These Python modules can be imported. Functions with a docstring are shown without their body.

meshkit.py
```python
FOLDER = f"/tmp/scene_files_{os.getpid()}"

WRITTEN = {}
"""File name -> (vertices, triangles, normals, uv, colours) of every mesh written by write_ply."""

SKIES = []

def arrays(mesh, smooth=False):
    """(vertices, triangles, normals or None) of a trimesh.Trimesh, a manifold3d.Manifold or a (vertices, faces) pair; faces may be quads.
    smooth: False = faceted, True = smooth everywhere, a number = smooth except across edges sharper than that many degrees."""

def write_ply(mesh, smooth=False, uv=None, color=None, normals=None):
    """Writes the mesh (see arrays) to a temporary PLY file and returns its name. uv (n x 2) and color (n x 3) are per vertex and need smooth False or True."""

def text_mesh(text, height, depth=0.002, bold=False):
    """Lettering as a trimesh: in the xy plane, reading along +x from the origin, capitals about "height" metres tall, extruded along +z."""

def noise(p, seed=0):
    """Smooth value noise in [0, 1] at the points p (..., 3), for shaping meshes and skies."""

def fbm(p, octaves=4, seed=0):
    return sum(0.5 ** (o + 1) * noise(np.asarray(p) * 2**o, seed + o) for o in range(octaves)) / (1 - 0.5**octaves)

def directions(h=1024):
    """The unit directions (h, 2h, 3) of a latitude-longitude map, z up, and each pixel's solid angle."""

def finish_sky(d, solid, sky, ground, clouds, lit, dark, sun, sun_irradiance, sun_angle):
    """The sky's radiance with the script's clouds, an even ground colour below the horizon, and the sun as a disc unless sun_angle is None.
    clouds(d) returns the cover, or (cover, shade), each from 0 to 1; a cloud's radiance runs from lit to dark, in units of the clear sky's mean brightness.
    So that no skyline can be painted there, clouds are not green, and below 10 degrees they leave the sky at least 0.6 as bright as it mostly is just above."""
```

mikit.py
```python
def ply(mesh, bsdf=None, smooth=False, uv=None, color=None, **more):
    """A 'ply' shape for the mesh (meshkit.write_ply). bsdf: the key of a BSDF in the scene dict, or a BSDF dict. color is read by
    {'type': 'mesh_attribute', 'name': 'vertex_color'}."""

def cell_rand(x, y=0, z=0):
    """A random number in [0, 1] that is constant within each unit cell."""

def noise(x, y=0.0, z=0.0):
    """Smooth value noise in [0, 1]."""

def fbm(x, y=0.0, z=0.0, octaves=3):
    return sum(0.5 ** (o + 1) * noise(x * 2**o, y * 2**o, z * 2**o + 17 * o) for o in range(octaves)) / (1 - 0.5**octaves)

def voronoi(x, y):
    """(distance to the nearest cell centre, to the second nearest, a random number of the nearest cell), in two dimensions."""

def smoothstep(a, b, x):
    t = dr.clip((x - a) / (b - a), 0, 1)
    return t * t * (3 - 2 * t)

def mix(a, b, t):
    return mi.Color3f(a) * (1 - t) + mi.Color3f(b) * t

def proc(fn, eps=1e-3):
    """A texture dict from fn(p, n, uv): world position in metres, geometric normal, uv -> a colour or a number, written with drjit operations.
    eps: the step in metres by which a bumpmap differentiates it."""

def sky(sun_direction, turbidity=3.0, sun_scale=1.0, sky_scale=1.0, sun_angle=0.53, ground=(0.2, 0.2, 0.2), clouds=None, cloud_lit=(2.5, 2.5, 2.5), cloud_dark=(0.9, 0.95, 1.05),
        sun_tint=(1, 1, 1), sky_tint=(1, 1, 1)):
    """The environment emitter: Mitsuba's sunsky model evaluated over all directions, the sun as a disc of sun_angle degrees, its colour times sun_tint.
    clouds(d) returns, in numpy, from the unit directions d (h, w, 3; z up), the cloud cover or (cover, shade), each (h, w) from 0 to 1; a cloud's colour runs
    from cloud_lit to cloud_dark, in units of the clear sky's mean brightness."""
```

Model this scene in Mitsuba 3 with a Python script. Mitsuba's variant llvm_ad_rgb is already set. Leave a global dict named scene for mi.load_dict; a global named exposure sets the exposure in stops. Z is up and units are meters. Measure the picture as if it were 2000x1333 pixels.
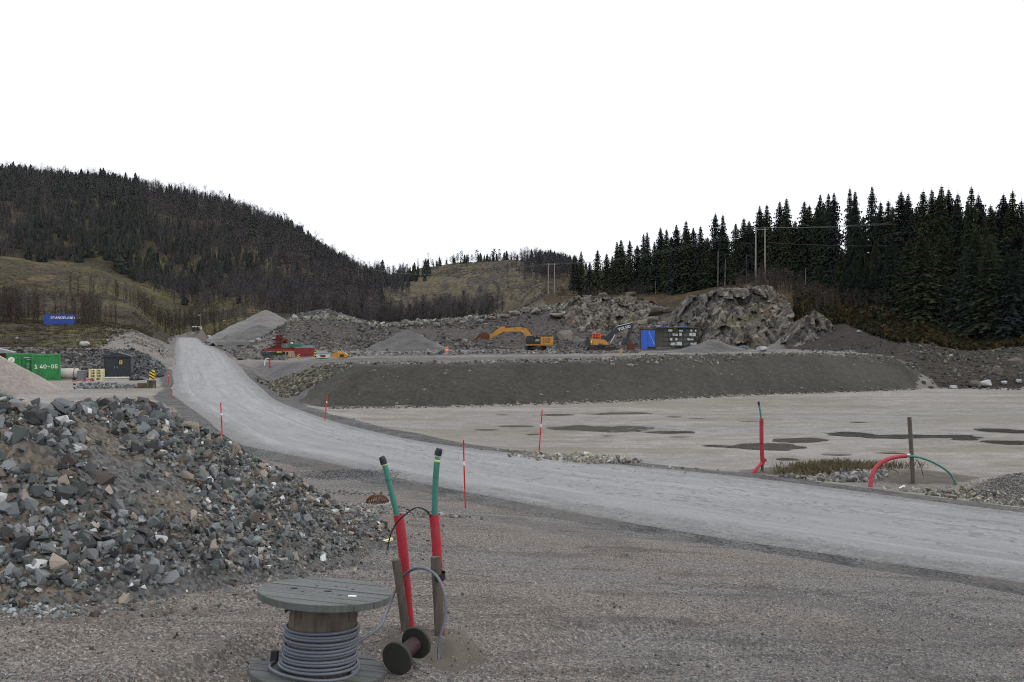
import math, random
import numpy as np, trimesh, drjit as dr, mitsuba as mi, mikit, meshkit, shapely
from scipy.spatial import cKDTree
from scipy.interpolate import PchipInterpolator, RegularGridInterpolator
from mikit import noise, fbm, voronoi, cell_rand, smoothstep, mix

# ------------------------------------------------------------------ camera, sky, exposure
EYE, FOC = 4.2, 1664.0                       # eye height (m); focal length in pixels of the 2000 px wide photograph
T = mi.ScalarTransform4f
scene, labels = {}, {}
scene['camera'] = {'type': 'perspective', 'fov': math.degrees(2 * math.atan(1000 / FOC)), 'fov_axis': 'x', 'near_clip': 0.1, 'far_clip': 4000.0,
                   'to_world': T().look_at(origin=[0, 0, EYE], target=[0, 10, EYE], up=[0, 0, 1])}
scene['sky'] = mikit.sky((0.75, -0.25, 0.8), turbidity=3, sun_scale=0.12, sun_angle=40, sky_scale=1.0, clouds=lambda d: (np.ones(d.shape[:2]), 0.0),
                         cloud_lit=(2.40, 2.48, 2.62), ground=(0.15, 0.15, 0.14))
exposure = 2.3
rng = np.random.default_rng(7)
random.seed(7)

# ------------------------------------------------------------------ keys, labels, shapes
used = {}
def numbered(name):
    used[name] = used.get(name, -1) + 1
    return name if used[name] == 0 else f'{name}_{used[name]:03d}'
def tag(key, label=None, cat=None, group=None, kind=None):
    d = {}
    if label: d['label'] = label
    if cat: d['category'] = cat
    if group: d['group'] = group
    if kind: d['kind'] = kind
    labels[key] = d
    return key
def thing(name, label, cat, group=None):
    return tag(numbered(name), label, cat, group)
def part(root, name, mesh, mat, smooth=False, label=None, **kw):
    key = numbered(f'{root}__{name}')
    scene[key] = mikit.ply(mesh, mat, smooth, **kw)
    if label: labels[key] = {'label': label}
    return key
def solo(name, label, cat, mesh, mat, smooth=False, group=None, **kw):
    key = thing(name, label, cat, group)
    scene[key] = mikit.ply(mesh, mat, smooth, **kw)
    return key
def struct(name, mesh, mat, smooth=False, **kw):
    key = numbered(name)
    scene[key] = mikit.ply(mesh, mat, smooth, **kw)
    labels[key] = {'kind': 'structure'}
    return key
def stuff(name, label, cat, mesh, mat, smooth=False, **kw):
    key = numbered(name)
    scene[key] = mikit.ply(mesh, mat, smooth, **kw)
    tag(key, label, cat, kind='stuff')
    return key

def rotz(a):
    c, s = math.cos(a), math.sin(a); m = np.eye(4); m[:2, :2] = [[c, -s], [s, c]]; return m
def frame(o, x=None, z=(0, 0, 1)):
    """4x4 with origin o, z axis z and x axis near x."""
    z = np.asarray(z, float); z = z / np.linalg.norm(z)
    x = np.array([1.0, 0, 0]) if x is None else np.asarray(x, float)
    x = x - z * (x @ z); x /= np.linalg.norm(x)
    m = np.eye(4); m[:3, 0], m[:3, 1], m[:3, 2], m[:3, 3] = x, np.cross(z, x), z, o
    return m
def move(m, M):
    m = m.copy(); m.apply_transform(M); return m
def cat(ms): return trimesh.util.concatenate(ms)
def bx(c, s, M=None, bevel=0.0):
    """box with centre c and size s, its edges chamfered by bevel"""
    s = np.asarray(s, float)
    if bevel > 0:
        b = min(bevel, s.min() * 0.4); h = s / 2
        v = [np.array([sx * (h[0] - (b if k != 0 else 0)), sy * (h[1] - (b if k != 1 else 0)), sz * (h[2] - (b if k != 2 else 0))]) for sx in (-1, 1) for sy in (-1, 1) for sz in (-1, 1) for k in range(3)]
        m = trimesh.Trimesh(v).convex_hull
    else:
        m = trimesh.creation.box(s)
    m.apply_translation(c)
    return m if M is None else move(m, M)
def tube(pts, r, n=8, cap=True):
    p = np.asarray(pts, float); r = np.broadcast_to(np.asarray(r, float), (len(p),))
    t = np.gradient(p, axis=0); t /= np.linalg.norm(t, axis=1, keepdims=True) + 1e-12
    a = np.zeros_like(p); ref = np.array([0, 0, 1.0]) if abs(t[0, 2]) < 0.9 else np.array([1.0, 0, 0])
    prev = np.cross(t[0], ref); prev /= np.linalg.norm(prev)
    for i in range(len(p)):
        prev = prev - t[i] * (prev @ t[i]); prev /= np.linalg.norm(prev) + 1e-12; a[i] = prev
    b = np.cross(t, a); ang = np.arange(n) * 2 * np.pi / n
    v = (p[:, None] + r[:, None, None] * (np.cos(ang)[None, :, None] * a[:, None] + np.sin(ang)[None, :, None] * b[:, None])).reshape(-1, 3)
    i, j = np.meshgrid(np.arange(len(p) - 1), np.arange(n), indexing='ij')
    q = np.stack([i * n + j, i * n + (j + 1) % n, (i + 1) * n + (j + 1) % n, (i + 1) * n + j], -1).reshape(-1, 4)
    f = np.vstack([q[:, [0, 1, 2]], q[:, [0, 2, 3]]])
    if cap:
        k = len(v); v = np.vstack([v, p[:1], p[-1:]]); jj = np.arange(n); e = (len(p) - 1) * n
        f = np.vstack([f, np.stack([jj * 0 + k, (jj + 1) % n, jj], 1), np.stack([jj * 0 + k + 1, e + jj, e + (jj + 1) % n], 1)])
    return trimesh.Trimesh(v, f, process=False)
def spline(pts, n=40):
    p = np.asarray(pts, float); s = np.r_[0, np.cumsum(np.linalg.norm(np.diff(p, axis=0), axis=1))]
    from scipy.interpolate import CubicSpline
    return CubicSpline(s, p)(np.linspace(0, s[-1], n))
def prism(poly, depth):
    """side-view polygon [(x,z)] extruded along y by depth, centred on y=0"""
    m = trimesh.creation.extrude_polygon(shapely.Polygon(poly), depth, engine='earcut')
    v = m.vertices.copy(); m.vertices = np.c_[v[:, 0], v[:, 2] - depth / 2, v[:, 1]]; m.invert()
    if m.volume < 0: m.invert()
    return m
def hull(pts): return trimesh.Trimesh(np.asarray(pts, float)).convex_hull
def rock(r, n=14, flat=(1, 1, 1)):
    v = r.normal(size=(n, 3)); v /= np.linalg.norm(v, axis=1, keepdims=True)
    if n > 20: v = v / (np.abs(v) ** 5).sum(1, keepdims=True) ** (1 / 5) * 0.86 + v * 0.1      # blockier, with chipped edges
    v = v * r.uniform(0.74, 1.0, (n, 1)) * np.array(flat)
    return trimesh.Trimesh(v).convex_hull
def rrot(r, n):
    q = r.normal(size=(n, 4)); q /= np.linalg.norm(q, axis=1, keepdims=True); w, x, y, z = q.T
    return np.stack([np.stack([1 - 2 * (y * y + z * z), 2 * (x * y - z * w), 2 * (x * z + y * w)], -1), np.stack([2 * (x * y + z * w), 1 - 2 * (x * x + z * z), 2 * (y * z - x * w)], -1),
                     np.stack([2 * (x * z - y * w), 2 * (y * z + x * w), 1 - 2 * (x * x + y * y)], -1)], 1)
def scatter(bases, pos, size, rot, col, pick=None):
    """many small pieces as one mesh with one colour each: (mesh, colours)"""
    V, F, C, at = [], [], [], 0
    pick = rng.integers(0, len(bases), len(pos)) if pick is None else pick
    for k, b in enumerate(bases):
        i = np.nonzero(pick == k)[0]
        if not len(i): continue
        bv, bf = np.asarray(b.vertices), np.asarray(b.faces)
        sz = np.asarray(size)[i]; sz = sz[:, None, None] if sz.ndim == 1 else sz[:, None, :]
        R = rot[i]
        v = np.einsum('kij,knj->kni', R, bv[None] * sz) + pos[i][:, None]
        V.append(v.reshape(-1, 3)); F.append((bf[None] + (np.arange(len(i)) * len(bv))[:, None, None] + at).reshape(-1, 3)); C.append(np.repeat(col[i], len(bv), 0)); at += len(i) * len(bv)
    return trimesh.Trimesh(np.vstack(V), np.vstack(F), process=False), np.vstack(C)
def lin(r, g, b):
    c = np.array([r, g, b]) / 255.0
    return tuple(np.where(c <= 0.04045, c / 12.92, ((c + 0.055) / 1.055) ** 2.4).tolist())

# ------------------------------------------------------------------ materials
def two(b): return {'type': 'twosided', 'bsdf': b}
def plain(key, col, rough=0.6, metal=0.0, spec=0.5):
    scene[key] = two({'type': 'principled', 'base_color': {'type': 'rgb', 'value': list(map(float, col))}, 'roughness': rough, 'metallic': metal, 'specular': spec})
def procm(key, fn, rough=0.9, spec=0.25, bump=None, bscale=0.01, eps=2e-3, metal=0.0):
    b = {'type': 'principled', 'base_color': mikit.proc(fn), 'roughness': rough, 'specular': spec, 'metallic': metal}
    if bump is not None:
        b = {'type': 'bumpmap', 'arbitrary': mikit.proc(bump, eps), 'scale': bscale, 'bsdf': b}
    scene[key] = two(b)

def sharp(a, b, x): return smoothstep(a, b, x)
def gravel(p, n, uv):                       # coarse pinkish grey gravel of the yard
    f1, f2, r = voronoi(p.x * 40, p.y * 40)
    g1, g2, s = voronoi(p.x * 95 + 7, p.y * 95)
    c = mix((0.076, 0.075, 0.078), (0.425, 0.415, 0.395), r * r * 0.9 + 0.1 * s)
    c = mix(c, mi.Color3f(0.29, 0.245, 0.222), sharp(0.80, 0.84, cell_rand(dr.floor(r * 9999), 3)) * 0.7)
    c = mix(c, mix((0.06, 0.055, 0.05), (0.27, 0.25, 0.23), s), sharp(0.30, 0.12, f2 - f1) * 0.75)
    wet = fbm(p.x * 0.55 + 3, p.y * 0.55, 0, 4)
    rut = fbm(p.x * 0.5 + p.y * 0.12, (p.y - p.x * 0.22) * 3.6, 5, 4)
    c = c * (0.90 - 0.16 * sharp(0.52, 0.70, wet)) * (1 - 0.24 * sharp(0.58, 0.72, rut))
    return c * mix((1.04, 1, 0.96), (0.99, 1.0, 1.03), sharp(0.45, 0.6, fbm(p.x * 0.3, p.y * 0.4, 9)))
def gravel_h(p, n, uv):
    f1, f2, r = voronoi(p.x * 40, p.y * 40)
    return sharp(0.0, 0.5, f2 - f1) * (0.4 + 0.6 * r) * 0.012 + fbm(p.x * 9, p.y * 9) * 0.010
procm('gravel_mat', gravel, bump=gravel_h, bscale=1.0)

def dirt(p, n, uv):                          # packed beige grit of the flat yard
    a = fbm(p.x * 0.11, p.y * 0.5, 1, 4); b = fbm(p.x * 1.5, p.y * 2.4, 4, 3); g = noise(p.x * 22, p.y * 22)
    c = mix((0.136, 0.127, 0.117), (0.232, 0.218, 0.203), a * 0.9 + 0.1)
    c = mix(c, mi.Color3f(0.185, 0.182, 0.182), sharp(0.52, 0.62, fbm(p.x * 0.05 + 4, p.y * 0.28, 7, 3)) * 0.6)
    c = c * (0.74 + 0.52 * b) * (0.80 + 0.40 * g)
    ochre = sharp(0.54, 0.65, fbm(p.x * 0.16 + 11, p.y * 0.55, 2, 4))
    return mix(c, mi.Color3f(0.125, 0.114, 0.072), ochre * 0.42)
def dirt_h(p, n, uv): return fbm(p.x * 3, p.y * 3, 0, 4) * 0.05 + noise(p.x * 25, p.y * 25) * 0.008
procm('dirt_mat', dirt, rough=0.8, bump=dirt_h, bscale=1.0)

def roadc(p, n, uv):                         # uv: metres along, 0..1 across
    v = uv.y + (fbm(uv.x * 0.35, 0, 3) - 0.5) * 0.05
    st = fbm(uv.x * 0.06, v * 38, 1, 3); st2 = fbm(uv.x * 0.5, v * 16, 6, 3)
    c = mix((0.155, 0.162, 0.169), (0.252, 0.257, 0.262), st)
    c = c * (0.86 + 0.28 * st2)
    clod = sharp(0.60, 0.70, fbm(uv.x * 7, v * 75, 2, 2)) * sharp(0.47, 0.60, fbm(uv.x * 0.10, v * 17, 9, 2))
    c = mix(c, mi.Color3f(0.10, 0.10, 0.103), clod * 0.6)
    ed = dr.abs(v - 0.5) + (fbm(uv.x * 0.9, v * 22, 8, 4) - 0.5) * 0.13
    sh = mix((0.085, 0.09, 0.097), (0.20, 0.198, 0.196), noise(p.x * 24, p.y * 24) * 0.6 + 0.4 * noise(p.x * 9, p.y * 9, 4))
    c = mix(c, sh, sharp(0.31, 0.45, ed))
    return c * (0.88 + 0.24 * noise(p.x * 30, p.y * 30))
def road_h(p, n, uv): return fbm(uv.x * 0.4, uv.y * 40, 0, 3) * 0.03 + fbm(p.x * 7, p.y * 7) * 0.02
procm('road_mat', roadc, rough=0.75, spec=0.4, bump=road_h, bscale=1.0)

def bank(p, n, uv):                          # the dark fine-gravel embankment
    g = noise(p.x * 6, p.y * 6, p.z * 6); a = fbm(p.x * 0.12 + p.z * 0.3, p.y * 0.2, p.z * 0.5, 4)
    s = fbm(p.x * 1.1, p.z * 0.5, 3, 3)
    c = mix((0.037, 0.036, 0.031), (0.062, 0.060, 0.052), a) * (0.72 + 0.56 * g) * (0.85 + 0.3 * s)
    return mix(c, mi.Color3f(0.3, 0.29, 0.25), sharp(0.90, 0.94, noise(p.x * 3.1, p.z * 5, p.y * 3)) * 0.5)
procm('bank_mat', bank, bump=lambda p, n, uv: fbm(p.x * 2, p.y * 2, p.z * 2, 4) * 0.15, bscale=1.0)

def terr(p, n, uv):                          # crushed grey rock ground of the quarry terrace
    a = fbm(p.x * 0.06, p.y * 0.10, 2, 4); g = noise(p.x * 3.3, p.y * 3.3, p.z * 3.3)
    c = mix((0.066, 0.063, 0.067), (0.150, 0.143, 0.140), a) * (0.6 + 0.8 * g)
    return mix(c, mi.Color3f(0.20, 0.185, 0.168), sharp(0.55, 0.68, fbm(p.x * 0.03 + 7, p.y * 0.05, 5, 3)) * 0.5)
procm('terrace_mat', terr, bump=lambda p, n, uv: fbm(p.x * 0.8, p.y * 0.8, p.z * 0.8, 4) * 0.6, bscale=1.0)

def meadow(p, n, uv):                        # winter grass, moss and heather of the slopes
    a = fbm(p.x * 0.03, p.y * 0.018 + p.z * 0.06, 1, 5); b = fbm(p.x * 0.12, p.y * 0.10, 5, 4); d = fbm(p.x * 0.022 + 5, p.y * 0.012 + p.z * 0.08, 8, 5)
    c = mix((0.046, 0.039, 0.025), (0.070, 0.066, 0.029), sharp(0.38, 0.62, a))
    c = mix(c, mi.Color3f(0.115, 0.082, 0.042), sharp(0.55, 0.68, b) * 0.55)
    c = mix(c, mi.Color3f(0.026, 0.022, 0.018), sharp(0.52, 0.60, d) * 0.8)
    return c * (0.65 + 0.7 * noise(p.x * 0.9, p.y * 0.9, p.z * 0.9))
procm('meadow_mat', meadow, bump=lambda p, n, uv: fbm(p.x * 0.25, p.y * 0.25, p.z * 0.25, 4) * 2.5, bscale=1.0)
def clearcut(p, n, uv):                      # brown felled hill with tracks
    a = fbm(p.x * 0.025, p.z * 0.14, 1, 5); b = fbm(p.x * 0.11, p.y * 0.05, 5, 4)
    c = mix((0.050, 0.042, 0.029), (0.112, 0.093, 0.059), a)
    c = mix(c, mi.Color3f(0.040, 0.036, 0.034), sharp(0.54, 0.62, b) * 0.8)
    return c * (0.65 + 0.7 * noise(p.x * 0.6, p.y * 0.6, p.z * 0.6))
procm('clearcut_mat', clearcut, bump=lambda p, n, uv: fbm(p.x * 0.2, p.y * 0.2, p.z * 0.2, 4) * 3, bscale=1.0)
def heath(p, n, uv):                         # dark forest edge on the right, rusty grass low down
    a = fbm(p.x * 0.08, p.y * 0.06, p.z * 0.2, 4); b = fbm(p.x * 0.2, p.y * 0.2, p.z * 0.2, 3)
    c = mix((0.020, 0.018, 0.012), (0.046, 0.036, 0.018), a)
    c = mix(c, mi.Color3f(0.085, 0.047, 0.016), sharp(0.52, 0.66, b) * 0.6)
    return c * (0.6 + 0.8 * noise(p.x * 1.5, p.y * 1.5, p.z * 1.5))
procm('heath_mat', heath, bump=lambda p, n, uv: fbm(p.x * 0.5, p.y * 0.5, p.z * 0.5, 4) * 1.2, bscale=1.0)
def scrubc(p, n, uv):                        # dark heather slope with grass patches on the left
    a = fbm(p.x * 0.06, p.y * 0.06, p.z * 0.2, 4)
    c = mix((0.030, 0.024, 0.018), (0.050, 0.042, 0.026), fbm(p.x * 0.3, p.y * 0.3, 4, 3))
    return mix(c, mi.Color3f(0.082, 0.078, 0.034), sharp(0.52, 0.62, a) * 0.8) * (0.6 + 0.8 * noise(p.x * 1.3, p.y * 1.3, p.z * 1.3))
procm('scrub_mat', scrubc, bump=lambda p, n, uv: fbm(p.x * 0.5, p.y * 0.5, p.z * 0.5, 4) * 1.0, bscale=1.0)
def quarry(p, n, uv):                        # fine dirt between the blasted rock
    a = fbm(p.x * 0.09, p.y * 0.09, p.z * 0.15, 4)
    c = mix((0.044, 0.041, 0.044), (0.080, 0.070, 0.062), a)
    return c * (0.55 + 0.9 * noise(p.x * 2.2, p.y * 2.2, p.z * 2.2))
procm('quarry_mat', quarry, bump=lambda p, n, uv: fbm(p.x * 0.8, p.y * 0.8, p.z * 0.8, 4) * 0.8, bscale=1.0)
def verge(p, n, uv):                         # dark crushed stone thrown to the road edge
    f1, f2, r = voronoi(p.x * 22, p.y * 22)
    c = mix((0.055, 0.057, 0.060), (0.185, 0.187, 0.19), r) * (0.7 + 0.6 * noise(p.x * 2, p.y * 2, 3))
    return mix(c, mi.Color3f(0.16, 0.15, 0.14), sharp(0.5, 0.66, fbm(p.x * 0.7, p.y * 0.7, 2, 3)) * 0.6)
procm('verge_mat', verge, bump=gravel_h, bscale=1.5)
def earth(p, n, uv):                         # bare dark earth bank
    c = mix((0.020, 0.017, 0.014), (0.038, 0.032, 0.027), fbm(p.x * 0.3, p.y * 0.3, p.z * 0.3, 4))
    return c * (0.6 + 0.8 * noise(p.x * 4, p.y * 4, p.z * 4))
procm('earth_mat', earth, bump=lambda p, n, uv: fbm(p.x, p.y, p.z, 4) * 0.5, bscale=1.0)
def cliffc(p, n, uv):
    a = fbm(p.x * 0.25, p.y * 0.25, p.z * 0.12, 4); b = fbm((p.x * 0.93 - p.z * 0.42) * 1.3, p.y * 0.7, (p.x * 0.42 + p.z * 0.93) * 0.28, 4)
    c = mix((0.040, 0.036, 0.033), (0.138, 0.125, 0.110), sharp(0.25, 0.75, b))
    c = mix(c, mi.Color3f(0.082, 0.078, 0.044), sharp(0.54, 0.66, a) * 0.7)
    c = mix(c, mi.Color3f(0.090, 0.058, 0.042), sharp(0.64, 0.74, fbm(p.x * 0.2 + 9, p.y * 0.2, p.z * 0.2, 3)) * 0.55)
    c = mix(c, mi.Color3f(0.035, 0.032, 0.032), sharp(0.60, 0.68, fbm(p.x * 1.7, p.y, p.z * 0.5, 3)) * 0.7)
    return mix(c, mi.Color3f(0.245, 0.225, 0.180), sharp(0.57, 0.66, fbm((p.x * 0.93 - p.z * 0.42) * 0.9 + 3, p.y, (p.x * 0.42 + p.z * 0.93) * 0.3, 4)) * 0.7)
procm('cliff_mat', cliffc, bump=lambda p, n, uv: fbm(p.x, p.y, p.z * 0.6, 4) * 0.7, bscale=1.0)
def stone(c0, c1):
    def fn(p, n, uv):
        a = fbm(p.x * 6, p.y * 6, p.z * 9, 3); g = noise(p.x * 60, p.y * 60, p.z * 60)
        return mix(c0, c1, a) * (0.7 + 0.6 * g)
    return fn
STONES = {'slate_stone': ((0.055, 0.064, 0.071), (0.190, 0.205, 0.215)), 'dark_stone': ((0.024, 0.027, 0.030), (0.072, 0.077, 0.080)), 'tan_stone': ((0.120, 0.106, 0.088), (0.265, 0.238, 0.204)),
          'green_stone': ((0.050, 0.063, 0.062), (0.118, 0.142, 0.140)), 'brown_stone': ((0.062, 0.050, 0.044), (0.150, 0.126, 0.110)), 'pale_stone': ((0.24, 0.255, 0.27), (0.46, 0.475, 0.49))}
def stone_h(p, n, uv): return fbm(p.x * 16, p.y * 16, p.z * 16, 4) * 0.05
for k, (a, b) in STONES.items(): procm(k, stone(a, b), rough=0.7, spec=0.35, bump=stone_h, bscale=1.0)
vc = {'type': 'mesh_attribute', 'name': 'vertex_color'}
scene['piece_mat'] = two({'type': 'principled', 'base_color': vc, 'roughness': 0.8, 'specular': 0.3})     # one colour per stone
scene['twig_mat'] = two({'type': 'diffuse', 'reflectance': vc})                                           # one colour per tree
def heapsoil(p, n, uv):
    f1, f2, r = voronoi(p.x * 30, p.y * 30)
    c = mix((0.050, 0.045, 0.038), (0.150, 0.135, 0.115), r)
    return mix(c, mix((0.045, 0.046, 0.048), (0.13, 0.13, 0.13), r), sharp(0.45, 0.6, fbm(p.x * 0.8, p.y * 0.8, 3)))
procm('heapsoil_mat', heapsoil, bump=lambda p, n, uv: fbm(p.x * 14, p.y * 14, p.z * 14, 3) * 0.04, bscale=1.0)
def pilec(c0, c1):
    def fn(p, n, uv):
        return mix(c0, c1, fbm(p.x * 0.4, p.y * 0.4, p.z * 1.2, 4)) * (0.75 + 0.5 * noise(p.x * 7, p.y * 7, p.z * 7))
    return fn
procm('pinkpile_mat', pilec((0.18, 0.16, 0.15), (0.27, 0.24, 0.225)))
procm('greypile_mat', pilec((0.115, 0.112, 0.110), (0.20, 0.196, 0.192)))
procm('sand_mat', pilec((0.078, 0.069, 0.060), (0.128, 0.114, 0.099)))
procm('darkpile_mat', pilec((0.062, 0.062, 0.064), (0.145, 0.142, 0.142)))
def wood(p, n, uv):                          # weathered grey-green softwood, uv in metres along and across the grain
    g = fbm(uv.x * 3, uv.y * 70, 0, 4); st = fbm(uv.x * 1.5, uv.y * 7, 5, 3)
    c = mix((0.052, 0.060, 0.061), (0.135, 0.148, 0.150), g)
    c = mix(c, mi.Color3f(0.07, 0.082, 0.055), sharp(0.5, 0.7, st) * 0.6)
    return c * (0.9 + 0.2 * noise(p.x * 90, p.y * 90, p.z * 90))
procm('wood_mat', wood, rough=0.65, spec=0.4)
def stave(p, n, uv):
    g = fbm(p.x * 45, p.y * 45, p.z * 4, 4); st = fbm(p.x * 9, p.y * 9, p.z * 1.2, 3)
    c = mix((0.060, 0.045, 0.034), (0.215, 0.185, 0.150), g)
    return mix(c, mi.Color3f(0.042, 0.034, 0.026), sharp(0.48, 0.62, st) * 0.8)
procm('stave_mat', stave, rough=0.8)
def post(p, n, uv):
    g = fbm(p.x * 60, p.y * 60, p.z * 5, 4)
    c = mix((0.050, 0.042, 0.036), (0.165, 0.140, 0.120), g)
    return mix(c, mi.Color3f(0.085, 0.085, 0.05), sharp(0.55, 0.7, fbm(p.x * 11, p.y * 11, p.z * 3, 3)) * 0.5)
procm('post_mat', post, rough=0.85)
def rust(p, n, uv): return mix((0.045, 0.022, 0.014), (0.16, 0.062, 0.030), fbm(p.x * 20, p.y * 20, p.z * 20, 4))
procm('rust_mat', rust, rough=0.85)
def worn(c0, amount=0.5, dirtc=(0.12, 0.085, 0.055), s=1.5):
    def fn(p, n, uv): return mix(c0, dirtc, sharp(0.54, 0.72, fbm(p.x * s, p.y * s, p.z * s * 0.6, 4)) * amount) * (0.9 + 0.2 * noise(p.x * 8, p.y * 8, p.z * 8))
    return fn
procm('green_paint', worn((0.020, 0.205, 0.055), 0.5, (0.02, 0.10, 0.04)), rough=0.5, spec=0.5)
procm('yellow_paint', worn((0.47, 0.225, 0.028), 0.5), rough=0.45, spec=0.5)
procm('red_paint', worn((0.23, 0.014, 0.018), 0.5, (0.09, 0.03, 0.022)), rough=0.5, spec=0.5)
procm('maroon_paint', worn((0.105, 0.022, 0.018), 0.6, (0.05, 0.025, 0.02)), rough=0.7)
procm('tank_paint', worn((0.46, 0.45, 0.41), 0.8, (0.20, 0.11, 0.06), 1.1), rough=0.5, spec=0.5)
procm('tarp_mat', worn((0.030, 0.125, 0.62), 0.3, (0.02, 0.07, 0.4)), rough=0.45, spec=0.5)
procm('red_pipe_mat', worn((0.36, 0.022, 0.036), 0.35, (0.20, 0.07, 0.06), 16), rough=0.42, spec=0.5); procm('green_pipe_mat', worn((0.045, 0.190, 0.150), 0.35, (0.11, 0.15, 0.12), 18), rough=0.36, spec=0.5); plain('cap_mat', (0.014, 0.015, 0.022), 0.45)
plain('lime_mat', (0.50, 0.62, 0.25), 0.5); plain('cable_mat', (0.112, 0.126, 0.162), 0.36); plain('black_mat', (0.012, 0.012, 0.013), 0.5)
plain('white_mat', (0.74, 0.74, 0.72), 0.5); plain('stake_mat', (0.52, 0.022, 0.020), 0.4); plain('dark_steel', (0.022, 0.023, 0.026), 0.55)
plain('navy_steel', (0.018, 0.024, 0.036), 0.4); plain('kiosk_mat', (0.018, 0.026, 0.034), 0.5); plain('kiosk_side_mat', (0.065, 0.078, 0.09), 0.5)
plain('grey_mat', (0.17, 0.19, 0.22), 0.5); plain('pale_wood', (0.66, 0.62, 0.38), 0.6); plain('sign_yellow', (0.78, 0.58, 0.01), 0.45)
plain('orange_mat', (0.85, 0.13, 0.03), 0.45); plain('teal_mat', (0.16, 0.31, 0.31), 0.5); plain('darkgreen_paint', (0.025, 0.115, 0.06), 0.5)
plain('rubber_mat', (0.020, 0.019, 0.018), 0.8); plain('chrome_mat', (0.75, 0.75, 0.75), 0.2, 1.0); plain('spool_mat', (0.030, 0.032, 0.026), 0.7); plain('wire_mat', (0.030, 0.013, 0.017), 0.6); plain('rack_mat', (0.125, 0.135, 0.125), 0.8)
plain('needle_mat', (0.018, 0.028, 0.019), 0.9, 0, 0.1); plain('needle_green_mat', (0.027, 0.038, 0.018), 0.9, 0, 0.1); plain('needle_blue_mat', (0.017, 0.025, 0.023), 0.9, 0, 0.1); plain('bark_mat', (0.045, 0.036, 0.030), 0.95, 0, 0.1); plain('palebark_mat', (0.19, 0.18, 0.165), 0.95, 0, 0.1)
plain('pole_mat', (0.26, 0.245, 0.225), 0.9); plain('linewire_mat', (0.10, 0.105, 0.11), 0.5, 0.3); plain('blue_paint', (0.016, 0.055, 0.30), 0.5)
plain('glass_mat', (0.015, 0.020, 0.024), 0.08); plain('concrete_mat', (0.26, 0.25, 0.24), 0.85); plain('shedwood_mat', (0.095, 0.085, 0.068), 0.9); plain('bag_mat', (0.50, 0.55, 0.53), 0.6)
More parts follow.
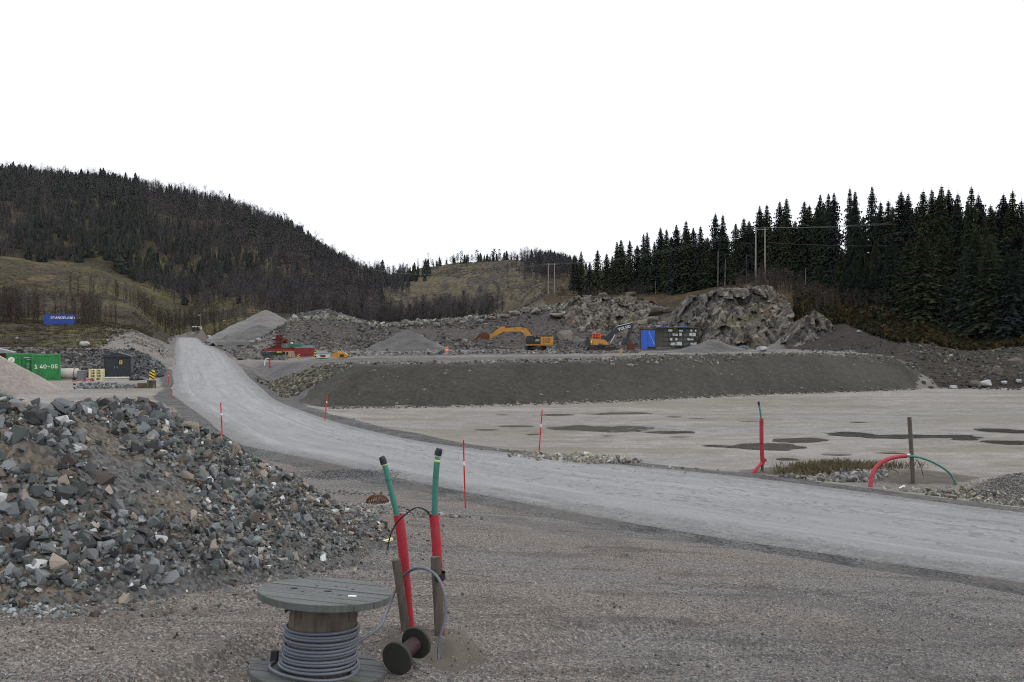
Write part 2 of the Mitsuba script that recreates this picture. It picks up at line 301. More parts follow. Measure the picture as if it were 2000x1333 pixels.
plain('roof_grey', (0.22, 0.23, 0.26), 0.5); plain('grass_mat', (0.20, 0.135, 0.062), 0.9, 0, 0.1); plain('leaf_mat', (0.055, 0.075, 0.03), 0.8, 0, 0.2)
scene['water_mat'] = {'type': 'dielectric', 'int_ior': 1.33, 'ext_ior': 1.0}

# ------------------------------------------------------------------ the lie of the land
def at(px, py, Y): return np.array([(px - 1000) / FOC * Y, Y, EYE - (py - 666.5) / FOC * Y])
LR = np.array([(40, -12, 46, -4), (24, 2, 28, 8.5), (13.5, 10, 19, 15), (8.4, 14, 12, 20), (3.25, 18, 7.4, 24.8), (-1.36, 22.7, 1.5, 29.4), (-5.8, 27.7, -3, 33.5), (-10.2, 32.7, -7.1, 39.5), (-15.6, 43.4, -11.5, 48),
               (-20.7, 53.9, -16.4, 59), (-25.7, 64.3, -20, 69), (-32, 80, -24.5, 80), (-40, 100, -31.5, 99), (-59.5, 150, -50, 148), (-94.8, 240, -86, 238), (-129.9, 330, -122, 330)], float)
_k = np.arange(len(LR)); _kk = np.linspace(0, len(LR) - 1, 901)
RL = np.c_[PchipInterpolator(_k, LR[:, 0])(_kk), PchipInterpolator(_k, LR[:, 1])(_kk)]
RR = np.c_[PchipInterpolator(_k, LR[:, 2])(_kk), PchipInterpolator(_k, LR[:, 3])(_kk)]
RC = (RL + RR) / 2; RW = np.linalg.norm(RL - RR, axis=1) / 2
def zroad_y(y): return np.interp(y, [0, 64, 92, 148, 240, 330], [0.2, 0.2, 1.0, 2.1, 3.75, 5.5])
RZ = zroad_y(RC[:, 1])
tC, tL, tR = cKDTree(RC), cKDTree(RL), cKDTree(RR)
BL = [(-128, 345), (-85, 262), (-64, 190), (-48, 135), (-31, 102), (-25, 85), (-19.6, 70), (-16.6, 60.5), (-12.6, 54.2), (-3.3, 55), (7.1, 59), (17.8, 66), (29.9, 71), (36, 75), (60, 78), (150, 90), (900, 90), (900, 1200), (-128, 1200)]
TERR = shapely.Polygon(BL); BLINE = shapely.LineString(BL[:16])
COLS = {
    -1200: [(60, .25), (90, .3), (96, 3.2), (130, 3.4), (160, 8), (280, 25), (400, 50), (500, 75), (900, 190), (1000, 190)],
    0:    [(60, .25), (89, .35), (95, 3.1), (128, 3.2), (170, 6.9), (205, 8.6), (280, 15.5), (400, 33), (500, 56), (850, 172), (1000, 176)],
    200:  [(60, .25), (90, .35), (97, 3.05), (125, 3.2), (160, 6.4), (205, 8.2), (280, 14.5), (400, 27), (520, 50), (850, 165), (1000, 168)],
    262:  [(60, .25), (90, .4), (98, 2.95), (118, 3.1), (150, 5.2), (175, 6.6), (205, 6.9), (300, 15), (420, 24), (520, 42), (850, 159), (1000, 160)],
    330:  [(60, .2), (92, .9), (100, 2.0), (150, 2.3), (330, 5.6), (348, 6.4), (360, 8), (420, 15), (480, 26), (560, 44), (850, 152), (1000, 153)],
    385:  [(60, .2), (92, 1.0), (150, 2.3), (330, 5.6), (348, 8.8), (420, 15), (480, 24), (560, 42), (850, 147), (1000, 147)],
    430:  [(60, .1), (92, 1.1), (150, 2.4), (180, 3.0), (230, 4.0), (330, 7), (420, 17), (520, 33), (850, 141), (1000, 140)],
    480:  [(60, .3), (72, 1.3), (92, 1.2), (150, 2.0), (170, 2.7), (215, 4.2), (262, 4.6), (340, 12), (420, 20), (560, 45), (850, 133), (1000, 130)],
    560:  [(60, 1.9), (66, 2.2), (80, 2.1), (110, 1.5), (150, 1.35), (175, 2.4), (215, 9.3), (260, 10.5), (340, 13), (450, 19), (560, 42), (850, 118), (1000, 112)],
    640:  [(60, 2.45), (78, 2.4), (150, 1.6), (178, 2.4), (215, 10.0), (262, 14.0), (290, 13), (400, 14), (500, 24), (850, 89), (1000, 82)],
    720:  [(60, 2.6), (78, 2.5), (150, 1.8), (185, 2.3), (215, 8.4), (240, 9.6), (300, 8), (440, 10), (520, 24), (700, 56), (850, 64), (1000, 58)],
    800:  [(60, 2.6), (78, 2.5), (160, 1.9), (190, 2.4), (222, 9.0), (240, 9.4), (300, 8), (450, 11), (540, 30), (720, 63), (900, 60), (1000, 60)],
    900:  [(60, 2.6), (78, 2.5), (175, 2.0), (198, 2.3), (226, 9.8), (245, 10.4), (300, 10), (430, 13), (540, 34), (700, 68), (900, 66), (1000, 60)],
    1000: [(62, 2.7), (80, 2.6), (180, 2.1), (202, 2.4), (228, 11.2), (250, 12.6), (310, 13), (420, 17), (540, 38), (700, 71), (900, 68), (1000, 60)],
    1070: [(64, 2.75), (84, 2.6), (180, 2.1), (204, 2.4), (232, 12.6), (252, 15.0), (310, 19), (352, 23.4), (540, 42), (700, 67), (900, 64), (1000, 60)],
    1150: [(66, 2.8), (86, 2.6), (180, 2.1), (204, 2.5), (232, 10.5), (250, 16.0), (300, 20), (350, 23.5), (540, 46), (700, 60), (1000, 60)],
    1240: [(68, 2.9), (88, 2.7), (165, 2.2), (196, 2.8), (228, 9.5), (246, 16.2), (290, 20.5), (350, 25), (540, 48), (1000, 60)],
    1310: [(69, 3.0), (90, 2.7), (160, 2.4), (180, 3.4), (206, 9.5), (232, 15.5), (270, 20.2), (350, 27), (540, 48), (1000, 60)],
    1400: [(71, 3.05), (92, 2.7), (158, 2.6), (166, 3.5), (184, 13.4), (215, 17), (240, 19.5), (350, 27), (540, 48), (1000, 60)],
    1490: [(73, 3.1), (95, 2.75), (150, 2.7), (160, 3.5), (172, 13.6), (195, 17.5), (215, 20.2), (240, 21), (350, 28), (540, 48), (1000, 60)],
    1560: [(74, 3.1), (95, 2.9), (135, 2.9), (150, 5.2), (165, 10.5), (185, 15), (215, 19), (350, 28), (540, 48), (1000, 60)],
    1650: [(76, 3.05), (96, 2.9), (112, 3.0), (132, 5.6), (152, 8.6), (178, 12.5), (200, 16), (350, 28), (540, 48), (1000, 60)],
    1740: [(77, 2.75), (84, 2.6), (96, 2.8), (110, 4.0), (125, 5.6), (150, 9), (185, 14), (350, 28), (540, 48), (1000, 60)],
    1800: [(77, .8), (83, 1.6), (92, 2.7), (104, 3.8), (120, 5.3), (150, 9), (185, 14), (350, 28), (540, 48), (1000, 60)],
    1900: [(74, .1), (84, 1.3), (96, 2.5), (110, 3.6), (130, 6.5), (160, 11), (350, 29), (540, 48), (1000, 60)],
    2000: [(72, .1), (82, 1.6), (92, 2.7), (108, 4.2), (130, 7.5), (160, 12), (350, 30), (540, 48), (1000, 60)],
    3200: [(70, .1), (82, 2.0), (92, 3.4), (130, 10), (350, 34), (540, 48), (1000, 60)]}
_ly = np.linspace(math.log(40), math.log(1050), 420)
_px = np.array(sorted(COLS))
_tab = np.array([np.interp(_ly, [math.log(40)] + [math.log(a) for a, _ in COLS[c]], [0.0 if c > 560 else (0.1 if c > 400 else 0.22)] + [b for _, b in COLS[c]]) for c in _px])
_int = RegularGridInterpolator((_px, _ly), _tab, bounds_error=False, fill_value=None)
PUD = [(1172, 838, 190, 13), (1112, 836, 90, 6), (1010, 833, 74, 5), (1225, 808, 95, 5), (1170, 810, 60, 3), (1095, 811, 90, 5), (1320, 845, 100, 6.5), (1332, 854, 52, 3), (1040, 850, 32, 4), (1185, 852, 28, 2.4), (1318, 815, 30, 3), (1362, 818, 36, 2.4),
       (950, 840, 60, 4), (1490, 874, 195, 14), (1560, 860, 120, 9), (1667, 849, 125, 10), (1790, 853, 235, 10), (1875, 859, 64, 4), (1975, 843, 100, 11), (1985, 865, 120, 9), (1540, 898, 50, 6), (1678, 826, 34, 2.4), (1463, 824, 50, 2.4), (1632, 889, 60, 3), (1745, 886, 60, 3.4), (1680, 907, 52, 4), (985, 811, 40, 2.5)]
WATER = -0.035
PUDW = []
for a, b, w, h in PUD:
    y0, y1 = (EYE - WATER) * FOC / (b + h / 2 - 666.5), (EYE - WATER) * FOC / (b - h / 2 - 666.5)
    yc = (EYE - WATER) * FOC / (b - 666.5)
    PUDW.append(((a - 1000) / FOC * yc, (y0 + y1) / 2, w / 2 / FOC * yc, (y1 - y0) / 2))
def ss(a, b, x):
    t = np.clip((x - a) / (b - a), 0, 1); return t * t * (3 - 2 * t)
RUTS = []                                   # wheel ruts in the loose gravel: points, half width, depth
MOUNDS = [  # x, y, radius x, radius y, height: small gravel and sand mounds
    (0, 0, 1, 1, 0)]
def H(x, y, mounds=True):
    x, y = np.asarray(x, float), np.asarray(y, float)
    shape = x.shape; x, y = x.ravel(), y.ravel()
    p2 = np.c_[x, y]; P = np.c_[x, y, 0 * x]
    yy = np.maximum(y, 40.0)
    u = np.clip(x / np.maximum(y, 1) * FOC + 1000, -1200, 3200)
    z = _int(np.c_[u, np.log(yy)])
    z = np.where(y < 40, np.interp(y, [20, 40], [0, 1]) * z, z)
    # embankment: the terrace edge falls at its angle of repose
    ins = shapely.contains_xy(TERR, x, y)
    near = y < 360
    dist = np.full(len(x), 1e3); dist[near] = shapely.distance(BLINE, shapely.points(x[near], y[near]))
    wob = (meshkit.fbm(P * [0.12, 0.12, 1], 3, 5) - 0.5) * 0.5
    right = x > np.interp(y, RC[:, 1], RC[:, 0])
    runnel = (meshkit.fbm(np.c_[x * .55, y * .13, 0 * x], 4, 15) - .5) * .55 * np.clip(dist, 0, 1) * (dist < 5.5)
    cap = np.where(ins, np.maximum(dist + runnel + wob * np.minimum(dist, 1), 0) * np.where(x < -16, 0.62, 0.60), 0.0)
    z = np.where(right & near & (y > 40), np.minimum(z, np.where(ins, cap, 0.0)), z)
    # the yard round the camera falls towards the road
    dR, idx = tC.query(p2); de = dR - RW[idx]
    side = tL.query(p2)[0] < tR.query(p2)[0]
    fade = 1 - ss(17, 34, y + 0 * x)
    slope = 0.2 + 0.1215 * np.maximum(de, 0)
    z = np.where(side & (y < 40), z * (1 - fade) + (slope) * fade + 0 * z, z)
    # relief
    rough = np.interp(y, [0, 60, 100, 160, 300, 1000], [0.02, 0.03, 0.10, 0.5, 1.2, 4.0])
    fr = np.interp(y, [0, 60, 150, 400, 1000], [1.2, 0.6, 0.22, 0.06, 0.03])
    zone = np.where(z > 0.6, 1.0, 0.25)
    z = z + (meshkit.fbm(P * 0.9, 4, 3) - 0.5) * 0.10 * np.where(side, 1, 0.22) * (y < 60)
    far = y > 60
    if far.any():
        z[far] += ((meshkit.fbm(P[far] * 0.35, 4, 8) - 0.5) * 0.5 * ss(60, 120, y[far]) + (meshkit.fbm(P[far] * 0.06, 4, 9) - 0.5) * 3.0 * ss(150, 320, y[far]) + (meshkit.fbm(P[far] * 0.02, 4, 12) - 0.5) * 9 * ss(330, 600, y[far])) * np.where(right[far] & ~ins[far], 0.1, 1) * ss(0, 12, de[far] + 1)
    # puddle dips
    m = (y > 24) & (y < 66) & ~side & ~ins
    if m.any():
        xs, ys = x[m], y[m]; dip = np.zeros(len(xs)); nz = (meshkit.fbm(P[m] * [0.9, 0.9, 1], 3, 21) - 0.5)
        for a, b, ra, rb in PUDW:
            r2 = ((xs - a) / (ra * 1.22)) ** 2 + ((ys - b) / (rb * 1.22 + 0.05)) ** 2
            dip = np.maximum(dip, 0.10 * np.clip(1 - r2 + nz * 1.5 * (r2 < 1.6), 0, 1))
        z[m] -= dip
    nr = (y > 4) & (y < 16)
    if nr.any():
        xs, ys = x[nr], y[nr]; nz = meshkit.fbm(P[nr] * 3.0, 3, 77) - .5
        for pts, w, dep in RUTS:
            L = shapely.LineString(pts); d = shapely.distance(L, shapely.points(xs, ys)) + nz * w * 1.2
            z[nr] += 0.8 * dep * (-np.exp(-(d / w) ** 2) + .55 * np.exp(-((d - 2.0 * w) / (w * .8)) ** 2)) * (.6 + 1.6 * np.clip(nz + .3, 0, 1))
    if mounds:
        for a, b, ra, rb, h in MOUNDS:
            r2 = ((x - a) / ra) ** 2 + ((y - b) / rb) ** 2
            z = z + h * np.exp(-1.6 * r2)
    # road bed
    w = 1 - ss(-0.1, 2.2, de)
    z = np.where(y < 345, z * (1 - w) + RZ[idx] * w, z)
    return z.reshape(shape)
def G(x, y): return float(H(np.array([x]), np.array([y]))[0])
_ts = np.exp(np.linspace(math.log(4), math.log(1000), 3000))
def hit(px, py):
    """the point of the ground seen at that pixel of the photograph"""
    P = np.array([at(px, py, t) for t in _ts]); h = H(P[:, 0], P[:, 1])
    i = np.argmax(P[:, 2] < h)
    a = (P[i - 1, 2] - h[i - 1]) / max((P[i - 1, 2] - h[i - 1]) - (P[i, 2] - h[i]), 1e-9)
    p = P[i - 1] + (P[i] - P[i - 1]) * a
    return np.array([p[0], p[1], G(p[0], p[1])])
def normal(x, y, e=0.4):
    n = np.array([-(G(x + e, y) - G(x - e, y)) / (2 * e), -(G(x, y + e) - G(x, y - e)) / (2 * e), 1]); return n / np.linalg.norm(n)
def _rut(px): return [tuple(hit(a, b)[:2]) for a, b in px]
RUTS = [(r, w, d) for r, w, d in [(_rut([(-60, 1290), (150, 1250), (330, 1195), (520, 1160)]), .10, .045), (_rut([(100, 1180), (330, 1125), (480, 1105), (640, 1090)]), .09, .035), (_rut([(300, 1330), (430, 1300), (500, 1270), (560, 1255)]), .16, .09),
        (_rut([(880, 1310), (960, 1275), (1040, 1245), (1130, 1225)]), .13, .06), (_rut([(1010, 1290), (1190, 1235), (1330, 1225), (1500, 1180)]), .10, .05), (_rut([(1180, 1150), (1330, 1125), (1480, 1120)]), .12, .035), (_rut([(1380, 1140), (1560, 1150), (1760, 1195), (1990, 1225)]), .12, .05),
        (_rut([(1030, 1205), (1100, 1190), (1190, 1185)]), .08, .05), (_rut([(1250, 1300), (1500, 1260), (1800, 1300)]), .12, .04), (_rut([(1100, 1060), (1300, 1110), (1600, 1130), (1900, 1190)]), .14, .03)]]
MOUNDS = [(-0.72, 7.35, 0.55, 0.5, 0.10), (*hit(830, 1240)[:2], 0.45, 0.4, 0.07)]
_a = hit(1490, 925); _b = hit(1782, 940); MOUNDS += [(_a[0] + 0.3, _a[1] - 0.3, 1.3, 1.0, 0.22), (_b[0], _b[1] - 0.2, 2.2, 1.3, 0.36)]
_a = hit(690, 925); MOUNDS += [(_a[0], _a[1], 1.5, 1.0, 0.26)]
_a = hit(1985, 965); MOUNDS += [(_a[0] + 0.4, _a[1], 1.3, 1.6, 0.55)]
_a = hit(1640, 925); MOUNDS += [(_a[0], _a[1], 1.6, 0.9, 0.25)]
_a = hit(1130, 895); MOUNDS += [(_a[0], _a[1], 2.2, 1.0, 0.22)]

# the ground in bands, each finer than the one behind it, its faces sorted into plain terrain pieces
zones = {}
BANDS = [(-12, 5, 0.3), (5, 12, 0.05), (12, 25, 0.09), (25, 50, 0.18), (50, 100, 0.3), (100, 180, 0.7), (180, 300, 1.2), (300, 520, 2.5), (520, 1000, 4.0)]
def zone_of(x, y, z):
    de, idx = tC.query(np.c_[x, y]); de = de - RW[idx]
    side = tL.query(np.c_[x, y])[0] < tR.query(np.c_[x, y])[0]
    ins = shapely.contains_xy(TERR, x, y)
    nz = (meshkit.fbm(np.c_[x * 0.2, y * 0.2, 0 * x], 4, 31) - 0.5)
    nzf = (meshkit.fbm(np.c_[x * 0.03, y * 0.03, 0 * x], 4, 33) - 0.5)
    u = x / np.maximum(y, 1) * FOC + 1000
    q = np.full(len(x), 'yard_flat', dtype='<U12')
    q[side & (y < 40 + nz * 14)] = 'ground'
    dist = np.full(len(x), 1e3); n2 = y < 130
    dist[n2] = shapely.distance(BLINE, shapely.points(x[n2], y[n2]))
    front = ins & (y < 110) & (u < 1800 + nz * 40)
    q[front] = 'terrace'
    q[front & (dist + nz * 0.8 < 5.2) & (x > -15 + nz * 4)] = 'embankment'
    q[ins & ~front] = 'terrace'
    left = (u < 330) & (y > 93 + nz * 3)
    q[left] = 'terrace'; q[left & (y > 122 + nz * 16) & (u < 190 + (y - 122) * 1.6 + nz * 60)] = 'scrub_slope'; q[left & (y > 206 + nz * 50)] = 'hillside'
    q[ins & (u > 540) & (u < 1420) & (y > np.interp(u, [540, 640, 720, 900, 1000, 1240, 1420], [172, 177, 184, 197, 201, 186, 158]) + nz * 10)] = 'quarry_bank'
    mid = (u >= 330) & (u < 480)
    q[mid & (y > 100)] = 'terrace'; q[mid & (y > 352)] = 'hillside'
    q[~side & ~ins & (de < 4.5) & (y > 54)] = 'terrace'
    q[(u >= 480) & (u < 700) & (y > 285 + nz * 30)] = 'hillside'
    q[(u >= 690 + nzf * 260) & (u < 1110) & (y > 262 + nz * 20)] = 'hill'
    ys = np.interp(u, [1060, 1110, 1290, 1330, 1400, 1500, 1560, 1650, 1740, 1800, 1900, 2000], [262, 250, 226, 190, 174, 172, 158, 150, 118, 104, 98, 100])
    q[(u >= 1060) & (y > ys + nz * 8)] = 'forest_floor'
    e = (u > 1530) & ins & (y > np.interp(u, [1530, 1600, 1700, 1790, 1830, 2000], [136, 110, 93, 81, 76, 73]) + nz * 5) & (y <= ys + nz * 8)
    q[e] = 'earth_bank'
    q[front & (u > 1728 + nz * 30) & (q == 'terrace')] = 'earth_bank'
    q[(y > 5) & (y < 95) & (de < np.where(side, .9, .8) + nz * 1.6) & (q != 'embankment')] = 'road_verge'
    for a, b, ra, rb, h in MOUNDS[:4]:
        q[((x - a) / ra) ** 2 + ((y - b) / rb) ** 2 < 0.8 + nz * 0.8] = 'sand_mound'
    return q
def build_ground():
    for b, (y0, y1, s) in enumerate(BANDS):
        w = 0.72 * y1 + 6 if b else 14
        xs = np.arange(-w, w + s, s); ys = np.linspace(y0, y1, int(round((y1 - y0) / s)) + 1)
        if b: ys = np.r_[y0 - s, ys]
        X, Y = np.meshgrid(xs, ys); Z = H(X, Y)
        de, idx = tC.query(np.c_[X.ravel(), Y.ravel()]); de = (de - RW[idx]).reshape(X.shape)
        Z = Z - 0.10 * (1 - ss(-0.9, -0.2, de)) * (Y < 330)
        if b: Z[0] -= 0.06 + 0.02 * s
        i, j = np.meshgrid(np.arange(len(ys) - 1), np.arange(len(xs) - 1), indexing='ij'); n = len(xs)
        q = np.stack([i * n + j, i * n + j + 1, (i + 1) * n + j + 1, (i + 1) * n + j], -1).reshape(-1, 4)
        V = np.c_[X.ravel(), Y.ravel(), Z.ravel()]
        c = V[q].mean(1); zn = zone_of(c[:, 0], c[:, 1], c[:, 2])
        for k in np.unique(zn):
            f = q[zn == k]; ids, inv = np.unique(f, return_inverse=True)
            zones.setdefault(k, []).append((V[ids], inv.reshape(f.shape)))
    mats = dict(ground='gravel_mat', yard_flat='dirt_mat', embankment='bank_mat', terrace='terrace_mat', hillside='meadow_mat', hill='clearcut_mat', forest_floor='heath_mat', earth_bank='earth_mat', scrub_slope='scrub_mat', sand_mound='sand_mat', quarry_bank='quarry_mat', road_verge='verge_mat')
    for k, ms in zones.items():
        V, F, o = [], [], 0
        for v, f in ms:
            V.append(v); F.append(f + o); o += len(v)
        struct(k, (np.vstack(V), np.vstack(F)), mats[k], smooth=True)
build_ground()
def build_road():
    na = 49; t = np.linspace(0, 1, na)
    seg = np.r_[0, np.cumsum(np.linalg.norm(np.diff(RC, axis=0), axis=1))]
    st = np.r_[np.arange(0, 130, 0.35), np.arange(130, 470, 1.2)]; st = st[st < seg[-1]]
    L = np.c_[np.interp(st, seg, RL[:, 0]), np.interp(st, seg, RL[:, 1])]; R = np.c_[np.interp(st, seg, RR[:, 0]), np.interp(st, seg, RR[:, 1])]; z = np.interp(st, seg, RZ)
    P = L[:, None] * (1 - t)[None, :, None] + R[:, None] * t[None, :, None]
    Z = z[:, None] + 0.05 * (1 - (2 * t - 1) ** 2)[None] + (meshkit.fbm(np.stack([st[:, None] * 0.08 + 0 * t, t[None] * 14 + 0 * st[:, None], 0 * P[..., 0]], -1), 3, 4) - 0.5) * 0.05
    Z += 0.004 - 0.05 * (np.abs(2 * t - 1) > 0.99)[None]
    V = np.c_[P.reshape(-1, 2), Z.ravel()]
    i, j = np.meshgrid(np.arange(len(st) - 1), np.arange(na - 1), indexing='ij')
    q = np.stack([i * na + j, i * na + j + 1, (i + 1) * na + j + 1, (i + 1) * na + j], -1).reshape(-1, 4)[:, ::-1]
    uv = np.c_[np.repeat(st, na), np.tile(t, len(st))]
    struct('road', (V, q), 'road_mat', smooth=True, uv=uv)
build_road()
for a, b, ra, rb in PUDW:
    k = np.arange(48) * 2 * np.pi / 48
    v = np.r_[[[a, b, WATER]], np.c_[a + np.cos(k) * ra * 1.5, b + np.sin(k) * (rb * 1.5 + 0.1), 0 * k + WATER]]
    f = np.stack([0 * np.arange(48), 1 + np.arange(48), 1 + (np.arange(48) + 1) % 48], 1)
    struct('puddle', (v, f), 'water_mat')

# ------------------------------------------------------------------ the rubble heap on the left
RIDGE = np.array([(-15, 6.2, 3.85), (-9, 8.6, 3.78), (-6.3, 10.1, 3.60), (-5.25, 12.3, 3.34), (-4.65, 12.5, 2.5), (-4.3, 13.4, 1.75), (-4.15, 14.5, 1.2)])
_r = np.r_[0, np.cumsum(np.linalg.norm(np.diff(RIDGE[:, :2], axis=0), axis=1))]; _rs = np.linspace(0, _r[-1], 150)
RID = np.c_[np.interp(_rs, _r, RIDGE[:, 0]), np.interp(_rs, _r, RIDGE[:, 1]), np.interp(_rs, _r, RIDGE[:, 2])]
def heapH(x, y):
    x, y = np.asarray(x, float), np.asarray(y, float); out = np.full(x.shape, -9.0)
    for a, b, c in RID: out = np.maximum(out, c - 0.635 * np.sqrt((x - a) ** 2 + (y - b) ** 2 + 0.05))
    P = np.stack([x, y, 0 * x], -1)
    return out + (meshkit.fbm(P * 0.9, 4, 41) - 0.5) * 0.45
def hhit(px, py):
    P = np.array([at(px, py, t) for t in _ts[:1200]]); h = np.maximum(H(P[:, 0], P[:, 1]), heapH(P[:, 0], P[:, 1])); i = np.argmax(P[:, 2] < h)
    return P[i] if 6 < P[i, 1] < 14.5 else hhit(px, py + 6)
def rubble_heap():
    root = thing('rubble_heap', 'large heap of broken grey, green and tan rocks at the left behind the cable drum', 'rubble heap')
    xs, ys = np.arange(-15, -0.5, 0.1), np.arange(4.0, 21, 0.1); X, Y = np.meshgrid(xs, ys); Z = heapH(X, Y); GZ = H(X, Y)
    n = len(xs); i, j = np.meshgrid(np.arange(len(ys) - 1), np.arange(n - 1), indexing='ij')
    q = np.stack([i * n + j, i * n + j + 1, (i + 1) * n + j + 1, (i + 1) * n + j], -1).reshape(-1, 4)
    keep = ((Z - GZ).ravel()[q] > -0.15).any(1); q = q[keep]; ids, inv = np.unique(q, return_inverse=True)
    Zc = np.maximum(Z, GZ - 0.12)
    part(root, 'core', (np.c_[X.ravel(), Y.ravel(), Zc.ravel()][ids], inv.reshape(q.shape)), 'heapsoil_mat', True)
    bases = [rock(rng, 26 + k % 4 * 3, f) for k, f in enumerate([(1, 1, .7), (1, .8, .55), (1, .7, .7), (1, 1, .9), (1.1, .65, .4), (1, .85, .75), (1, .75, .5), (.9, .9, .8)])]
    N = 105000
    x = rng.uniform(-14, -1.0, N); y = rng.uniform(4.5, 18.5, N); h = heapH(x, y); g = H(x, y); up = h - g
    keep = (up > -0.02) | (rng.random(N) < np.exp(np.minimum(up, 0) * 3.2) * 0.35)
    # only the side that faces the yard and its crest carry stones that can be seen
    top = RID[cKDTree(RID[:, :2]).query(np.c_[x, y])[1]]; keep &= (y < top[:, 1] + 0.7) | (up < 0.25)
    x, y, h, g, up = x[keep], y[keep], h[keep], g[keep], up[keep]
    soil = [(hhit(275, 935), 0.62, 0.62), (hhit(310, 965), 0.45, 0.4), (hhit(190, 853), 0.38, 0.3), (hhit(60, 895), 0.3, 0.2)]
    d = np.min([((x - a[0]) / ra) ** 2 + ((y - a[1]) / rb) ** 2 for a, ra, rb in soil], axis=0)
    keep = (d > 1 + rng.normal(size=len(x)) * 0.25) | (rng.random(len(x)) < 0.05)
    keep &= rng.random(len(x)) < np.where(up > 0.1, 1, .5)
    x, y, h, g, up = (a[keep] for a in (x, y, h, g, up))
    s = np.exp(rng.normal(math.log(0.033), 0.60, len(x))); s = np.clip(s, 0.014, 0.150) * np.where(up < 0.1, 0.62, 1.0) * np.interp(x / y, [-0.6, -0.45, -0.25, -0.15], [1.2, 1.1, 0.85, 0.7])
    s *= np.where((up > 0.3) & (rng.random(len(x)) < 0.03), 1.7, 1)
    s = np.minimum(s, 0.15)
    z = np.maximum(h, g) + s * 0.25
    tone = rng.random(len(x)); warm = np.clip(np.interp(x / y, [-0.62, -0.42, -0.3, -0.15], [0.04, 0.20, 0.50, 0.5]) + (y > 11.3) * 0.05, 0, 1)
    P = np.c_[x, y, z]
    big = list(zip(P, s, tone, warm))
    own = [(146, 880, .30, 'pale_stone', (0.75, 1, .6)), (42, 806, .26, 'tan_stone', (1.2, .8, .7)), (72, 806, .24, 'tan_stone', (1, 1, .7)), (12, 800, .3, 'brown_stone', (1.2, 1, .6)), (133, 795, .24, 'slate_stone', (1.2, .8, .6)), (118, 775, .24, 'brown_stone', (1, .8, .7)),
           (150, 1062, .15, 'tan_stone', (1, 1, .8)), (125, 1045, .17, 'tan_stone', (1.1, 1, .7)), (190, 1102, .17, 'brown_stone', (.9, .9, 1.1)), (80, 1115, .17, 'tan_stone', (.8, 1, 1)), (120, 1120, .18, 'slate_stone', (1.3, .9, .6)), (50, 1055, .16, 'slate_stone', (1.1, 1, .8)),
           (25, 1165, .14, 'dark_stone', (1, 1, .8)), (55, 1160, .13, 'brown_stone', (1, 1, .7)), (388, 942, .17, 'tan_stone', (1.1, .9, .7)), (340, 875, .2, 'tan_stone', (1.2, .8, .6)), (310, 868, .17, 'pale_stone', (1.3, .7, .5)), (275, 835, .22, 'tan_stone', (1.5, .8, .5)), (205, 825, .16, 'tan_stone', (1, .7, .8)),
           (300, 812, .2, 'slate_stone', (1.4, .6, .5)), (418, 880, .18, 'slate_stone', (1.3, .7, .5)), (215, 930, .17, 'brown_stone', (1, .9, .7)), (205, 918, .15, 'pale_stone', (1.6, .7, .4)), (250, 880, .18, 'brown_stone', (1, .9, .8)), (350, 878, .12, 'slate_stone', (.7, .7, 1.3)), (10, 985, .17, 'slate_stone', (1, 1, .8)), (100, 950, .16, 'slate_stone', (1.5, .8, .5)), (170, 1040, .13, 'dark_stone', (1, 1, .8)),
           (100, 1075, .15, 'pale_stone', (.8, .8, 1)), (35, 960, .15, 'dark_stone', (1, 1, .8)), (480, 900, .15, 'slate_stone', (.6, .7, 1.3)), (100, 1195, .10, 'pale_stone', (1.4, 1, .5))]
    order = np.argsort(-s / y); parts, rest = order[:268], order[268:]
    fam = list(STONES)
    def family(t, w):
        p = np.array([0.44 - 0.22 * w, 0.24 - 0.14 * w, 0.05 + 0.30 * w, 0.17 - 0.06 * w, 0.06 + 0.10 * w, 0.04 + 0.02 * w]); return fam[min(int(np.searchsorted(np.cumsum(p / p.sum()), t)), 5)]
    plys = [[mikit.ply(b, k) for b in bases] for k in fam]
    def put(pos, sz, k, tilt):
        R = np.eye(4); R[:3, :3] = rrot(rng, 1)[0] if tilt else trimesh.transformations.euler_matrix(rng.uniform(-.5, .5), rng.uniform(-.5, .5), rng.uniform(0, 6.28))[:3, :3]
        sc = np.diag([*(np.asarray(sz) * 1.0), 1.0]); M = np.eye(4); M[:3, 3] = pos
        scene[numbered(root + '__rock')] = {**plys[fam.index(k)][rng.integers(0, len(bases))], 'to_world': T((M @ R @ sc).tolist())}
    for px, py, sz, k, f in own:
        p = hhit(px, py); put(p + [0, 0, sz * 0.08], sz * 0.40 * np.array(f), k, False)
    for i in parts: put(P[i], s[i] * np.array([1, 1, 1]), family(tone[i], warm[i]), True)
    cols = np.array([np.array(STONES[family(tone[i], warm[i])]).mean(0) * rng.uniform(0.55, 1.7) for i in rest])
    m, c = scatter([rock(rng, 10, (1, rng.uniform(.6, 1), rng.uniform(.5, .9))) for _ in range(12)], P[rest], s[rest], rrot(rng, len(rest)), cols)
    k = part(root, 'small_rocks', m, 'piece_mat', False, color=c); labels[k] = {'label': 'smaller broken rocks of the heap', 'kind': 'stuff'}
rubble_heap()
small = [rock(rng, 9) for _ in range(5)]
tiny = [rock(rng, 6) for _ in range(4)]
